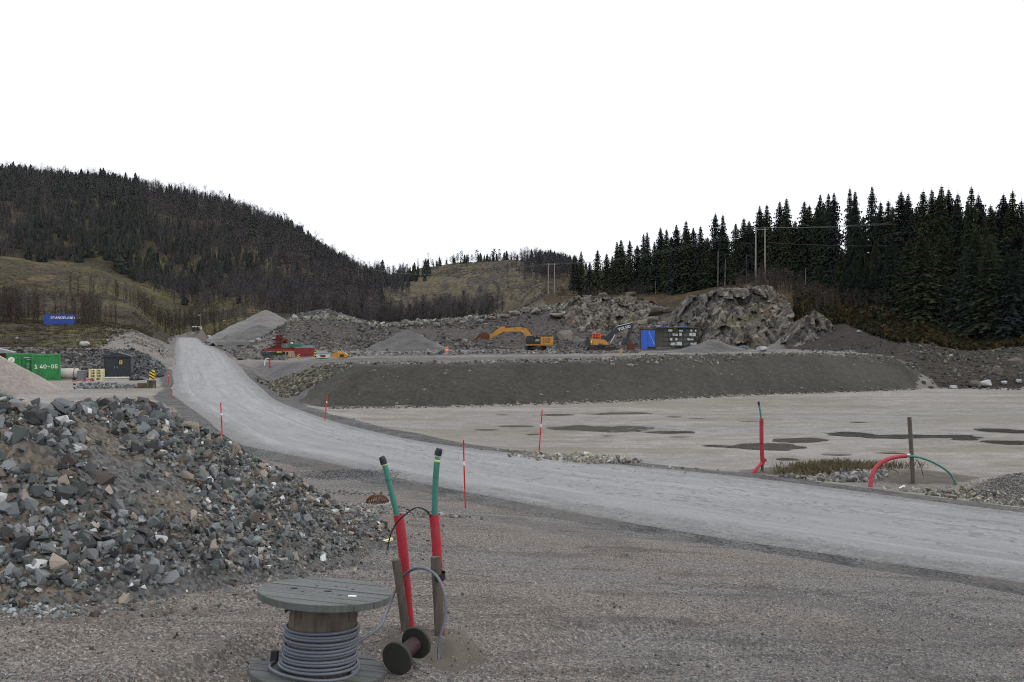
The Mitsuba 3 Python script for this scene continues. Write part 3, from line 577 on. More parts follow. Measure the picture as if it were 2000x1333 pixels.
def patch_stones(name, label, spots, n, smin, smax, cols, sink=0.2, bases=None, catname='stones'):
    """loose stones round the ground points seen at spots [(px, py, radius x, radius y, share)]"""
    pos, size = [], []
    for px, py, rx, ry, share in spots:
        c = hit(px, py); k = int(n * share); a = rng.uniform(0, 6.28, k); r = np.sqrt(rng.random(k)) * (1 + 0.25 * rng.normal(size=k))
        x, y = c[0] + np.cos(a) * r * rx, c[1] + np.sin(a) * r * ry; s = np.exp(rng.uniform(math.log(smin), math.log(smax), k)); pos.append(np.c_[x, y, H(x, y) + s * sink]); size.append(s)
    pos, size = np.vstack(pos), np.concatenate(size); col = np.array(cols)[rng.integers(0, len(cols), len(pos))] * rng.uniform(0.6, 1.4, (len(pos), 1))
    m, c = scatter(bases or small, pos, size[:, None] * rng.uniform(0.6, 1.2, (len(pos), 3)), rrot(rng, len(pos)), col); return stuff(name, label, catname, m, 'piece_mat', False, color=c)
GREY = [(.14, .145, .15), (.19, .19, .19), (.10, .105, .11), (.24, .23, .215), (.20, .17, .145)]
PALE = [(.30, .30, .29), (.24, .235, .22), (.20, .19, .165), (.36, .35, .34), (.13, .13, .12)]
OLIVE = [(.18, .17, .12), (.24, .22, .165), (.12, .115, .085), (.28, .265, .22), (.15, .145, .12), (.07, .066, .055)]
DARKG = [(.085, .082, .085), (.13, .125, .128), (.17, .165, .165), (.06, .058, .06), (.22, .21, .205)]
patch_stones('loose_stones', 'loose stones strewn from the heap foot to the drain grate', [(650, 990, 1.6, 1.0, .30), (700, 995, 1.2, 0.7, .16), (760, 1000, 1.4, 0.4, .12), (830, 1005, 1.1, 0.35, .1), (700, 965, .9, .5, .08), (560, 1060, .9, 0.6, .12), (430, 1095, .8, 0.5, .12)], 1500, 0.014, 0.075, GREY + PALE[:2])
patch_stones('slate_chips', 'bluish slate chips at the left foot of the heap', [(60, 1185, 0.45, 0.28, .6), (120, 1165, .5, .25, .4)], 420, 0.010, 0.045, [(.17, .2, .21), (.24, .27, .28), (.12, .14, .15), (.3, .31, .31)])
patch_stones('roadside_stones', 'pale stones dumped beside the road below the big puddle', [(1130, 897, 1.5, .7, .55), (1085, 893, 1.0, .4, .2), (1175, 903, 1.1, .5, .25)], 520, 0.05, 0.17, PALE + OLIVE[:2], sink=0.3)
patch_stones('roadside_stones', 'pale stones between the dry grass and the red hoop pipe', [(1600, 938, 1.1, .5, .35), (1650, 935, 1.0, .6, .4), (1690, 932, .6, .6, .25)], 520, 0.04, 0.15, PALE + GREY, sink=0.35)
patch_stones('roadside_stones', 'row of small stones along the far road edge at right', [(1830, 962, 1.2, .35, .35), (1900, 972, 1.2, .35, .3), (1970, 985, 1.2, .4, .35)], 380, 0.03, 0.11, PALE + OLIVE, sink=0.25)
patch_stones('roadside_stones', 'few stones scattered on the road verge beside the second red stake', [(950, 880, 2.5, .3, .4), (1250, 915, 2.0, .3, .3), (1330, 925, 2.0, .3, .3)], 130, 0.02, 0.08, PALE + GREY, sink=0.25)
def pebbles():
    n = 42000; y = 5.6 + 9.5 * rng.random(n) ** 1.5; x = (rng.random(n) * 1.4 - 0.7) * y; ok = heapH(x, y) < H(x, y) + 0.02; de = tC.query(np.c_[x, y])[0]; ok &= de > 4.3
    x, y = x[ok], y[ok]; s = np.exp(rng.normal(math.log(0.0085), 0.35, len(x))); pos = np.c_[x, y, H(x, y) + s * 0.3]
    c = np.array([(.10, .098, .10), (.17, .16, .15), (.25, .235, .22), (.22, .175, .155), (.36, .345, .325), (.065, .063, .065)])[rng.integers(0, 6, len(x))] * rng.uniform(.8, 1.2, (len(x), 1))
    m, c = scatter(tiny, pos, s, rrot(rng, len(x)), c); stuff('gravel', 'coarse pinkish grey gravel of the foreground', 'gravel', m, 'piece_mat', False, color=c)
pebbles()

# ------------------------------------------------------------------ cable drum, spool, posts and pipes in the foreground
def disc_planks(root, name, R, th, M, n, gap, z0, holes=(), ang=0.0):
    """a round flange sawn from n planks with gaps between them"""
    w = 2 * R / n; c, s = math.cos(ang), math.sin(ang)
    circle = shapely.Point(0, 0).buffer(R, 48)
    hs = shapely.union_all([shapely.Point(a, b).buffer(r, 10) for a, b, r in holes]) if holes else None
    for k in range(n):
        strip = shapely.box(-R, -R + k * w + gap / 2, R, -R + (k + 1) * w - gap / 2).intersection(circle)
        inner = strip.buffer(-0.004)
        if hs is not None: strip, inner = strip.difference(hs), inner.difference(hs)
        ms = [trimesh.creation.extrude_polygon(g, h, engine='earcut').apply_translation([0, 0, zz]) for sh, h, zz in ((strip, th - 0.006, 0.003), (inner, th, 0)) for g in getattr(sh, 'geoms', [sh]) if g.area > 1e-4]
        m = cat(ms); m.apply_translation([0, 0, z0 + rng.uniform(-0.002, 0.002)]); loc = np.asarray(m.vertices)
        uv = np.c_[loc[:, 0] + k * 3.7, loc[:, 1]]
        m = move(m, M @ rotz(ang)); m.merge_vertices = None
        part(root, name, trimesh.Trimesh(m.vertices, m.faces, process=False), 'wood_mat', False, uv=uv)
DR_p = hit(621, 1317); DR_n = normal(DR_p[0], DR_p[1], 1.0) * [1, 1, 1]
DM = frame(DR_p + [0, 0, -0.005], (1, 0.15, 0), DR_n)
RD, RCORE, HD = 0.5, 0.255, 0.625
def cable_drum():
    root = thing('cable_drum', 'weathered wooden cable drum standing on the gravel with grey cable round its core', 'cable drum')
    a = math.radians(-17)
    holes = [(0.02, 0.0, 0.032), (-0.245, -0.02, 0.030), (-0.12, 0.13, .018), (-0.10, 0.06, .013), (0.02, 0.17, .017), (0.10, 0.19, .010), (0.17, 0.14, .017), (-0.14, -0.11, .016), (0.15, -0.10, .015)]
    disc_planks(root, 'top_plank', RD, 0.05, DM, 7, 0.006, HD - 0.05, holes, a)
    disc_planks(root, 'bottom_plank', RD + 0.005, 0.05, DM, 7, 0.007, 0, (), a)
    n = 18
    for k in range(n):
        t0, t1 = 2 * math.pi * k / n, 2 * math.pi * (k + 0.985) / n; r0, r1 = RCORE - 0.03, RCORE + rng.uniform(-0.003, 0.003)
        v = [(r * math.cos(t), r * math.sin(t), z) for r in (r0, r1) for t in (t0, t1) for z in (0.045, HD - 0.045)]
        part(root, 'stave', move(hull(v), DM), 'stave_mat')
    for k, (x, y) in enumerate([(-0.12, 0.13), (0.02, 0.17), (0.17, 0.14), (-0.14, -0.11), (0.15, -0.10)]):
        part(root, 'bolt', move(trimesh.creation.cylinder(0.012, 0.012, sections=10).apply_translation([x, y, HD - 0.012]), DM @ rotz(a)), 'rust_mat')
    part(root, 'paper_label', bx((0.20, -0.165, HD + 0.0025), (0.062, 0.034, 0.004), DM @ rotz(0.05)), 'white_mat', label='small white label stapled to the top')
    part(root, 'bracket', bx((-0.345, 0.12, 0.095), (0.06, 0.05, 0.09), DM, 0.01), 'dark_steel')
cable_drum()
def grey_cable():
    r = 0.0128; pts = []
    for t in np.linspace(0, 2 * math.pi * 12.2, 12 * 40):     # the winding, bottom to top
        k = t / (2 * math.pi); R = RCORE + r + 0.002 + max(0, 2.6 - k) * 0.012 + 0.005 * math.sin(k * 2.3) + 0.003 * math.sin(t * 0.71 + 2)
        pts.append((R * math.cos(t - 0.6), R * math.sin(t - 0.6), 0.066 + k * 0.0252 + 0.004 * math.sin(t + 1) + 0.0035 * math.sin(t * 0.43) + 0.002 * math.sin(t * 1.7 + k)))
    root = thing('grey_cable', 'grey cable wound round the drum and looping over to the right wooden post', 'cable')
    part(root, 'winding', move(tube(pts, r, 8), DM), 'cable_mat', True)
    loop = [(0.33 * math.cos(t) - 0.03, 0.33 * math.sin(t) - 0.02, 0.065 + 0.01 * math.sin(2 * t)) for t in np.linspace(math.radians(150), math.radians(372), 40)]
    part(root, 'loose_turn', move(tube(loop, r, 8), DM), 'cable_mat', True)
    run = [at(690, 1258, 6.5), at(722, 1240, 6.62), at(750, 1208, 7.2), at(768, 1165, 7.72), at(783, 1132, 7.74), at(803, 1114, 7.66), at(822, 1110, 7.52), at(845, 1118, 7.32), at(862, 1142, 7.15), at(870, 1175, 7.1), at(868, 1215, 7.05), at(859, 1248, 7.0), at(856, 1268, 6.98), at(857, 1290, 6.95)]
    part(root, 'free_run', tube(spline(run, 90), r * np.r_[np.ones(70), np.linspace(1, 0.8, 20)], 10), 'cable_mat', True)
grey_cable()
def black_rope():
    pts = [(RCORE * 1.04 * math.cos(t), RCORE * 1.04 * math.sin(t), HD - 0.145 + (t - math.radians(185)) * 0.075) for t in np.linspace(math.radians(183), math.radians(285), 24)]
    pts = [(pts[0][0] - 0.02, pts[0][1] + 0.0, pts[0][2] - 0.012)] + pts
    solo('rope', 'black rope end slanting round the upper core of the drum', 'rope', move(tube(pts, 0.011, 8), DM), 'black_mat', True)
black_rope()
def spool():
    a, b = at(774, 1288, 6.55), at(815, 1254, 6.85); ax = (b - a); L = np.linalg.norm(ax)
    g = max(G(*a[:2]), 0)
    M = frame(a, (0, 0, 1), ax)
    root = thing('small_spool', 'small dark spool lying on its side against the left post', 'spool')
    R = 0.128
    for z in (0, L - 0.03):
        m = trimesh.creation.revolve([(0.0, 0), (R - 0.006, 0), (R, 0.006), (R, 0.026), (R - 0.006, 0.032), (0, 0.032)], sections=40); m.apply_translation([0, 0, z]); part(root, 'flange', move(m, M), 'spool_mat', 30)
    part(root, 'hub', move(trimesh.creation.cylinder(0.045, L, sections=20).apply_translation([0, 0, L / 2]), M), 'spool_mat', 40)
    pts = [(0.058 * math.cos(t), 0.058 * math.sin(t), 0.045 + (L - 0.09) * t / (2 * math.pi * 26)) for t in np.linspace(0, 2 * math.pi * 26, 26 * 18)]
    part(root, 'wound_wire', move(tube(pts, 0.0075, 5), M), 'wire_mat', True, label='dark red wire wound on the hub')
    e = a + (b - a) * 0.45; part(root, 'loose_wire_end', tube(spline([e + [0.02, -.07, 0], e + [0.06, -.1, -.05], e + [.12, -.12, -.1], e + [.2, -.16, -.115]], 12), 0.003, 5), 'wire_mat', True)
spool()
def wooden_post(a, b, r, label, half=False):
    root = thing('wooden_post', label, 'post')
    c = spline([a, (np.asarray(a) + b) / 2 + [0.006, 0.004, 0], b], 14); m = tube(c, r * (1 + 0.03 * np.sin(np.arange(14) * 1.7)), 14)
    if half:
        v = m.vertices.copy(); ctr = np.repeat(c, 14, 0); d = v[:len(ctr)] - ctr; d[:, 1] *= 0.62; d[:, 0] *= 1.05; v[:len(ctr)] = ctr + d; m = trimesh.Trimesh(v, m.faces, process=False)
    part(root, 'trunk', m, 'post_mat', 50); return root
def place_fg():
    Yp = 7.75; b1 = at(797, 1248, 7.62); t1 = at(773, 1093, 7.62)
    r = wooden_post(b1 - [0, 0, .12], t1, 0.039, 'grey wooden post leaning at the left red pipe behind the small spool')
    b2 = at(860, 1262, 7.45); t2 = at(850, 1088, 7.45)
    w = wooden_post(b2 - [0, 0, .12], t2, 0.042, 'brown half-round wooden post strapped to the right red pipe', True)
    s = at(854, 1128, 7.45); band = tube([s + [0.012, 0.02, -0.03], s + [0.010, 0.02, 0.03]], 0.064, 18, False); v = band.vertices; band = trimesh.Trimesh(np.c_[(v[:, 0] - s[0] - .012) * 0.9 + s[0] + .012, (v[:, 1] - s[1]) * 1.25 + s[1] + 0.02, v[:, 2]], band.faces)
    part(w, 'black_strap', band, 'black_mat', True)
    def pipe(label, red, green, cap, Y, rr, rg):
        root = thing('cable_pipe', label, 'pipe')
        p = spline([at(x, y, Y + dy) for x, y, dy in red], 30); m = tube(p, rr, 20, False); inner = tube(p, rr * 0.86, 20, False); inner.invert()
        t = p[-1] - p[-2]; part(root, 'red_tube', cat([m, inner]), 'red_pipe_mat', True)
        ring = trimesh.creation.annulus(rr * 0.86, rr, 0.004, sections=24); part(root, 'red_rim', move(ring, frame(p[-1], None, t)), 'red_pipe_mat', 30)
        g = spline([at(x, y, Y + dy) for x, y, dy in green], 30); gt = part(root, 'green_tube', tube(g, rg, 16), 'green_pipe_mat', True)
        part(root, 'tube_ring', tube(g[26:28] + (g[27] - g[26]) * 1.0, rg * 1.06, 16), 'lime_mat', True, label='pale yellow-green ring below the cap')
        part(root, 'tube_joint', tube([g[21], g[21] + (g[22] - g[21]) * 0.12], rg * 1.03, 16), 'black_mat', True)
        c = spline([at(x, y, Y + dy) for x, y, dy in cap], 8); part(root, 'end_cap', tube(c, rg * np.r_[1.22, 1.22, 1.2, 1.2, 1.18, 1.15, 1.1, 0.85], 16), 'cap_mat', 40)
    pipe('left red pipe with a green tube that bends to the left above the drum', [(812, 1300, 0), (800, 1225, 0), (791, 1120, 0), (778, 1006, 0)], [(783, 1040, .005), (774, 1000, .0), (763, 955, .0), (753, 915, .0), (749, 900, 0)], [(750, 907, 0), (747.5, 898, 0), (745, 892, 0)], 7.85, 0.046, 0.026)
    pipe('right red pipe with an upright green tube bending to the right behind the brown post', [(867, 1300, 0), (861, 1250, 0), (855, 1120, 0), (847, 1006, 0)], [(849, 1040, .005), (849, 1000, 0), (850, 955, 0), (853, 910, 0), (855, 893, 0)], [(855, 890, 0), (857, 882, 0), (858.5, 876, 0)], 7.62, 0.043, 0.027)
    wire = [at(842, 1012, 7.6), at(838, 1003, 7.55), at(828, 995, 7.5), at(815, 992, 7.5), at(800, 999, 7.5), at(785, 1011, 7.55), at(772, 1026, 7.6), at(763, 1045, 7.6), at(759, 1062, 7.6), at(757, 1074, 7.6)]
    solo('black_wire', 'thin black wire arching from the right red pipe across the left one', 'wire', tube(spline(wire, 50), 0.0065, 6), 'black_mat', True)
    a, b = hit(721, 1065), hit(766, 1061); d = b - a; L = np.linalg.norm(d); M = frame((a + b) / 2 + [0, 0, .02], d)
    solo('timber_offcut', 'short pale timber offcut lying on the gravel left of the pipes', 'timber', bx((0, 0, 0), (L, .045, .04), M, .003), 'pale_wood')
    c = hit(737, 984); M = frame(c, (1, 0, 0)); root = thing('drain_grate', 'rusty domed drain grate in the gravel between heap and pipes', 'drain grate')
    part(root, 'rim', move(trimesh.creation.revolve([(.20, -.05), (.285, -.05), (.285, .015), (.25, .03), (.20, .03), (.20, -.05)], sections=36), M), 'concrete_mat', 30)
    for k in range(26):
        t = 2 * math.pi * k / 26; arc = [(0.245 * math.cos(e) * math.cos(t), 0.245 * math.cos(e) * math.sin(t), 0.02 + 0.17 * math.sin(e)) for e in np.linspace(0, 1.36, 8)]; part(root, 'bar', move(tube(arc, 0.0105, 5), M), 'rust_mat', True)
    part(root, 'crown', move(trimesh.creation.cylinder(0.055, 0.02, sections=16).apply_translation([0, 0, .186]), M), 'rust_mat', 40)
place_fg()

# ------------------------------------------------------------------ snow stakes and the things beside the road
def snow_stake(px, py, tx, ty, label, r=0.021, band=0.33):
    b = hit(px, py); Y = b[1]; t = at(tx, ty, Y); b = b - [0, 0, .05]
    root = thing('snow_stake', label, 'snow stake', None)
    q = lambda f: b + (t - b) * f
    part(root, 'rod', tube([b, q(1 - band - .03)], r, 8), 'stake_mat', 40); part(root, 'reflective_band', tube([q(1 - band - .03), q(1 - band + .03)], r * 1.04, 8), 'white_mat', 40); part(root, 'upper_rod', tube([q(1 - band + .03), t], r, 8), 'stake_mat', 40)
snow_stake(909, 993, 905, 860, 'nearest red snow stake, on the near road edge right of the pipes', .016)
snow_stake(1052, 893, 1059, 800, 'red snow stake leaning right on the far road edge before the big puddle')
snow_stake(434, 853, 431, 787, 'red snow stake on the left road edge above the rubble heap', .026)
snow_stake(634, 822, 640, 767, 'red snow stake leaning right in front of the dark embankment', .028)
snow_stake(336, 778, 335, 748, 'far red snow stake on the left road edge nearest the concrete ring', .03)
snow_stake(330, 752, 328, 725, 'far red snow stake left of the road beside the striped marker', .03)
snow_stake(342, 712, 342, 690, 'distant red snow stake at the left edge where the road climbs', .035)
def right_pipes():
    b = hit(1490, 922); Y = b[1]; P = lambda x, y, d=0: at(x, y, Y + d)
    root = thing('cable_pipe', 'red pipe with a thin green end strapped upright to a stake beyond the road', 'pipe')
    part(root, 'red_tube', tube(spline([P(1489.5, 908), P(1487.5, 860), P(1487.5, 818)], 12), 0.062, 16), 'red_pipe_mat', 40)
    part(root, 'red_branch', tube(spline([P(1466, 930, -.2), P(1478, 915, -.1), P(1490, 903), P(1496, 897)], 12), 0.05, 14), 'red_pipe_mat', 40)
    part(root, 'green_tube', tube(spline([P(1487, 824), P(1485, 805), P(1482, 790)], 12), 0.03, 12), 'green_pipe_mat', 40)
    part(root, 'end_cap', tube([P(1482.5, 792), P(1481.5, 785)], 0.034, 12), 'cap_mat', 40)
    for y in (824, 866): part(root, 'strap', tube([P(1487.5, y), P(1487.5, y + 1.6)], 0.066, 16), 'black_mat')
    part(root, 'stake', tube([P(1489, 935, .05), P(1488.5, 880, .05)], 0.045, 10), 'post_mat', 40)
    b = hit(1783, 944); Y = b[1]; P = lambda x, y, d=0: at(x, y, Y + d)
    r = thing('wooden_post', 'tall green-brown wooden post standing in a sand mound beyond the road', 'post')
    part(r, 'trunk', tube(spline([P(1784, 958), P(1780, 880), P(1776, 815)], 10), 0.058, 14), 'post_mat', 50)
    root = thing('hoop_pipe', 'red and green pipe bent in a hoop against the tall post', 'pipe')
    part(root, 'red_tube', tube(spline([P(1700, 960, -.5), P(1702, 935, -.4), P(1710, 915, -.3), P(1728, 900, -.2), P(1750, 893, -.1), P(1770, 891, -.06)], 30), 0.058, 16), 'red_pipe_mat', 40)
    part(root, 'green_tube', tube(spline([P(1764, 892, -.06), P(1785, 892, -.08), P(1810, 898, -.1), P(1835, 910, -.12), P(1855, 925, -.14), P(1864, 940, -.16), P(1866, 950, -.16)], 30), 0.033, 12), 'green_pipe_mat', 40)
    part(root, 'end_cap', tube([P(1866, 946, -.16), P(1865.5, 953, -.16)], 0.038, 12), 'cap_mat', 40)
    part(root, 'lower_green_tube', tube(spline([P(1701, 955, -.5), P(1705, 960, -.52), P(1712, 965, -.54)], 10), 0.034, 12), 'green_pipe_mat', 40)
    part(root, 'red_cord', tube(spline([P(1711, 963, -.54), P(1728, 965, -.5), P(1745, 961, -.4), P(1757, 955, -.35)], 14), 0.022, 8), 'red_pipe_mat', 40)
    part(root, 'pale_cord_end', tube(spline([P(1756, 955.5, -.35), P(1762, 951.5, -.33), P(1767, 950, -.32)], 8), 0.032, 8), 'white_mat', 40)
    part(root, 'tie', tube([P(1770, 891.5, -.06), P(1776, 888, -.02), P(1781, 888, .02)], 0.028, 8), 'white_mat', 40)
    for k, (pts, lab) in enumerate([([P(1788, 898, -.1), P(1797, 908, -.1), P(1800, 918, -.1), P(1804, 930, -.1)], 'thin wire hanging from the hoop pipe right of the tall post'), ([P(1722, 915, .3), P(1735, 917, .3), P(1750, 920, .3), P(1755, 925, .3)], 'thin dark wire inside the hoop of the red pipe')]):
        solo('thin_wire', lab, 'wire', tube(spline(pts, 16), 0.010, 5), 'black_mat', True)
    c = hit(690, 832); solo('marker_peg', 'small grey peg standing on the verge below the dark embankment', 'peg', cat([tube([c - [0, 0, .1], c + [0, 0, .25]], 0.06, 8), tube([c + [0, 0, .25], c + [0.05, 0, .36]], 0.045, 8)]), 'grey_mat', 40)
right_pipes()
def grass():
    pos, n = [], 3600
    for px, py, rx, ry, share in [(1590, 925, .9, .5, .35), (1610, 915, 1.0, .5, .25), (1550, 930, .5, .4, .15), (1660, 915, 1.0, .4, .15), (1730, 915, 1.2, .4, .1)]:
        c = hit(px, py); k = int(n * share); x = c[0] + rng.normal(size=k) * rx * .5; y = c[1] + rng.normal(size=k) * ry * .5; pos.append(np.c_[x, y, H(x, y)])
    pos = np.vstack(pos); n = len(pos); blade = trimesh.Trimesh([(-.5, 0, 0), (.5, 0, 0), (.25, .12, .6), (.0, .4, 1.0)], [(0, 1, 2), (0, 2, 3)], process=False)
    a = rng.uniform(0, 6.28, n); R = np.zeros((n, 3, 3)); R[:, 0, 0] = R[:, 1, 1] = np.cos(a); R[:, 1, 0] = np.sin(a); R[:, 0, 1] = -np.sin(a); R[:, 2, 2] = 1
    h = rng.uniform(.06, .30, n); m, c = scatter([blade], pos, np.c_[np.full(n, .011), h, h], R, np.array([(.175, .14, .088), (.135, .11, .068), (.095, .085, .052), (.21, .172, .115)])[rng.integers(0, 4, n)])
    stuff('dry_grass', 'tufts of dry brown grass beyond the road beside the pale stones', 'grass', m, 'twig_mat', False, color=c)
grass()

# ------------------------------------------------------------------ the left yard: containers, kiosk, tank, pallets
TXT = np.eye(4); TXT[:3, :3] = [[1, 0, 0], [0, 0, -1], [0, 1, 0]]          # lettering upright, facing -y
def text(s, h, x, y, z, M, bold=True, depth=0.01):
    m = meshkit.text_mesh(s, h, depth, bold); m.apply_translation([-m.bounds[:, 0].mean(), -m.bounds[:, 1].mean(), 0]); Mt = np.eye(4); Mt[:3, 3] = (x, y, z); return move(m, M @ Mt @ TXT)
def F(px, py, yaw=0.0, dz=0.0):
    p = hit(px, py); M = np.eye(4); M[:3, 3] = p + [0, 0, dz]; return M @ rotz(math.radians(yaw))
def shipping_container(M, label, mat, L=6.06, W=2.44, Hh=2.59, doors=True):
    root = thing('shipping_container', label, 'container'); y1 = L
    b = part(root, 'body', bx((0, L / 2, Hh / 2), (W - .1, L - .16, Hh - .12), M), mat)
    for x in (-1, 1):
        for y in (0, L): part(root, 'corner_post', bx((x * (W / 2 - .08), y + (.08 if y == 0 else -.08), Hh / 2), (.16, .16, Hh), M, .01), mat)
    for z in (.09, Hh - .09): part(root, 'end_rail', bx((0, .07, z), (W - .32, .13, .16), M), mat)
    n = 22
    for k in range(n):
        y = .3 + (L - .6) * (k + .5) / n
        for x in (-1, 1): part(root, 'side_rib', bx((x * (W / 2 - .04), y, Hh / 2), (.05, (L - .6) / n * .5, Hh - .3), M), mat)
    if doors:
        for x in (-1, 1):
            d = part(root, 'door', bx((x * (W / 4 - .07), .05, Hh / 2), (W / 2 - .17, .05, Hh - .34), M, .01), mat)
            for z in (.62, 1.3, 1.98): part(d, 'panel_joint', bx((x * (W / 4 - .07), .018, z), (W / 2 - .2, .02, .035), M), 'kiosk_mat')
            for o in (-.2, .22): part(d, 'locking_bar', tube([(M @ [x * (W / 4 - .07) + o, .0, .1, 1])[:3], (M @ [x * (W / 4 - .07) + o, .0, Hh - .1, 1])[:3]], .022, 6), mat, 40)
        part(root, 'door_gap', bx((0, .022, Hh / 2), (.05, .02, Hh - .34), M), 'kiosk_mat')
    else:
        for k in range(9): part(root, 'end_rib', bx(((k - 4) * .245, .08, Hh / 2), (.12, .06, Hh - .36), M), mat)
    return root
M1 = F(42, 742, 32); c1 = shipping_container(M1, 'left green container with doors, round white emblem and faded code lettering', 'green_paint')
part(c1, 'emblem', move(trimesh.creation.cylinder(.29, .012, sections=32), M1 @ np.array([[1, 0, 0, -.88], [0, 0, -1, -.03], [0, 1, 0, 1.98], [0, 0, 0, 1.]])), 'white_mat', label='round white emblem with a small dark mark')
part(c1, 'emblem_mark', cat([bx((-.88, -.045, 1.98), (.22, .012, .05), M1), bx((-.88, -.046, 2.0), (.05, .012, .2), M1)]), 'grey_mat')
for z, w, h in ((2.2, .8, .09), (2.0, .36, .10)): part(c1, 'faded_lettering', cat([bx((.62 + (k - 3) * w / 7, -.035, z), (w / 9, .008, h), M1) for k in range(7)]), 'bag_mat')
for z in (1.62, 1.48, 1.34, 1.2, 1.06): part(c1, 'faded_lettering', cat([bx((.5 + k * .13, -.035, z), (.09, .008, .07), M1) for k in (0, 1, 3, 4, 5)]), 'bag_mat')
M2 = F(91, 744, 31); c2 = shipping_container(M2, 'right green container with white numbers beside the steel tank', 'green_paint', doors=False)
part(c2, 'number', text('1 40-052', .36, .12, .04, 1.38, M2), 'white_mat', label='large white number, partly faded')
def kiosk():
    M = F(229, 739, 18); root = thing('transformer_kiosk', 'dark transformer kiosk with pitched roof on a white plinth behind the pallets', 'kiosk')
    W, D, h = 2.55, 2.4, 2.0
    part(root, 'plinth', bx((0, D / 2, .07), (W + .06, D + .06, .14), M), 'white_mat'); part(root, 'wall', bx((0, D / 2, .14 + h / 2), (W, D, h), M), 'kiosk_mat')
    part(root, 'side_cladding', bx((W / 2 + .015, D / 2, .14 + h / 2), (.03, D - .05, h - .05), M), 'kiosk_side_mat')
    r = move(prism([(-W / 2 - .12, 0), (W / 2 + .12, 0), (W / 2 + .12, .08), (0, .52), (-W / 2 - .12, .08)], D + .3), M @ np.array([[1, 0, 0, 0], [0, 1, 0, D / 2], [0, 0, 1, .14 + h], [0, 0, 0, 1.]])); part(root, 'roof', r, 'kiosk_mat')
    for x in (-1, 1):
        d = part(root, 'door', bx((x * .56, -.02, 1.08), (1.08, .04, 1.8), M, .01), 'kiosk_mat'); part(d, 'handle', bx((x * .12 - .12, -.06, 1.12), (.07, .03, .2), M), 'grey_mat')
    part(root, 'warning_sign', bx((.34, -.055, 1.62), (.26, .012, .36), M), 'sign_yellow', label='yellow warning sign'); part(root, 'sign_mark', cat([bx((.34, -.066, 1.66), (.13, .008, .16), M), bx((.34, -.066, 1.5), (.16, .008, .05), M)]), 'black_mat')
kiosk()
def tank():
    M = F(127, 743, 14); root = thing('steel_tank', 'weathered cylindrical steel tank lying in front of the right green container', 'tank'); R = .52; L = 2.3
    X = np.array([[0, 0, 1, 0], [1, 0, 0, .3], [0, 1, 0, R + .12], [0, 0, 0, 1.]])
    part(root, 'shell', move(trimesh.creation.cylinder(R, L, sections=36), M @ X), 'tank_paint', 30)
    for x in (-1, 1):
        m = trimesh.creation.revolve([(0, 0), (R * .6, -.015), (R * .98, -.07), (R * .98, -.1), (0, -.1)], sections=36)
        Y = X.copy(); Z = np.eye(4); Z[2, 3] = x * (L / 2 + .07); Z[2, 2] = 1 if x > 0 else -1; m2 = move(m, M @ Y @ Z)
        if x < 0: m2.invert()
        part(root, 'end_cap', m2, 'grey_mat' if x < 0 else 'tank_paint', 30)
        Z = np.eye(4); Z[2, 3] = x * L * .36; part(root, 'band', move(trimesh.creation.cylinder(R + .015, .07, sections=36), M @ X @ Z), 'maroon_paint', 30)
        part(root, 'cradle', bx((x * L * .34, .3, .09), (.2, .8, .18), M, .02), 'black_mat')
tank()
M = F(160, 743, 10); b = thing('waste_bin', 'grey plastic bin standing between the tank and the pallets', 'bin'); part(b, 'body', move(hull([(sx * w, sy * w, z) for sx in (-1, 1) for sy in (-1, 1) for w, z in ((.28, 0), (.34, .85))]), M), 'grey_mat'); part(b, 'lid', bx((0, 0, .9), (.74, .74, .08), M, .02), 'grey_mat')
M = F(150, 745); solo('red_hose', 'loose red hose lying on the ground round the grey bin', 'hose', tube(spline([(M @ [x, y, z, 1])[:3] for x, y, z in [(-.3, -.2, .05), (.2, -.4, .06), (.6, -.1, .12), (.9, -.5, .05), (1.3, -.1, .18), (1.5, .2, .1), (1.1, .4, .1)]], 40), .05, 6), 'red_pipe_mat', True)
def pallets():
    M0 = F(189, 743, 12)
    for k, lab in enumerate(['lowest pale wooden pallet of the stack beside the kiosk', 'second lowest pale pallet of the stack beside the kiosk', 'second highest pale pallet of the stack beside the kiosk', 'topmost pale pallet of the stack beside the kiosk']):
        root = thing('pallet', lab, 'pallet', 'pallets stacked beside the kiosk'); M = M0.copy(); M[2, 3] += k * .275; M = M @ rotz(rng.uniform(-.04, .04))
        for i in range(5): part(root, 'deck_board', bx(((0), (i - 2) * .19, .255), (1.25, .15, .032), M), 'pale_wood')
        for x in (-.54, 0, .54):
            for y in (-.38, 0, .38): part(root, 'block', bx((x, y, .135), (.16, .14, .2), M), 'pale_wood')
        for y in (-.38, 0, .38): part(root, 'bottom_board', bx((0, y, .018), (1.25, .12, .03), M), 'pale_wood')
pallets()
M = F(-12, 735, 25); h = thing('site_hut', 'dark red hut with grey roof at the left edge behind the gravel pile', 'hut'); part(h, 'wall', bx((0, 1.5, 1.2), (3.0, 3.0, 2.4), M), 'maroon_paint'); part(h, 'roof', move(prism([(-1.8, 0), (1.8, 0), (1.8, .1), (0, .6), (-1.8, .1)], 3.4), M @ np.array([[1, 0, 0, 0], [0, 1, 0, 1.5], [0, 0, 1, 2.4], [0, 0, 0, 1.]])), 'roof_grey')
M = F(22, 735, 20); g = thing('generator', 'small grey box unit between the hut and the left green container', 'unit'); part(g, 'body', bx((-.9, -.3, .95), (.8, .8, 1.9), M, .04), 'grey_mat'); part(g, 'grille', bx((-.9, -.71, 1.2), (.5, .02, .6), M), 'kiosk_mat')
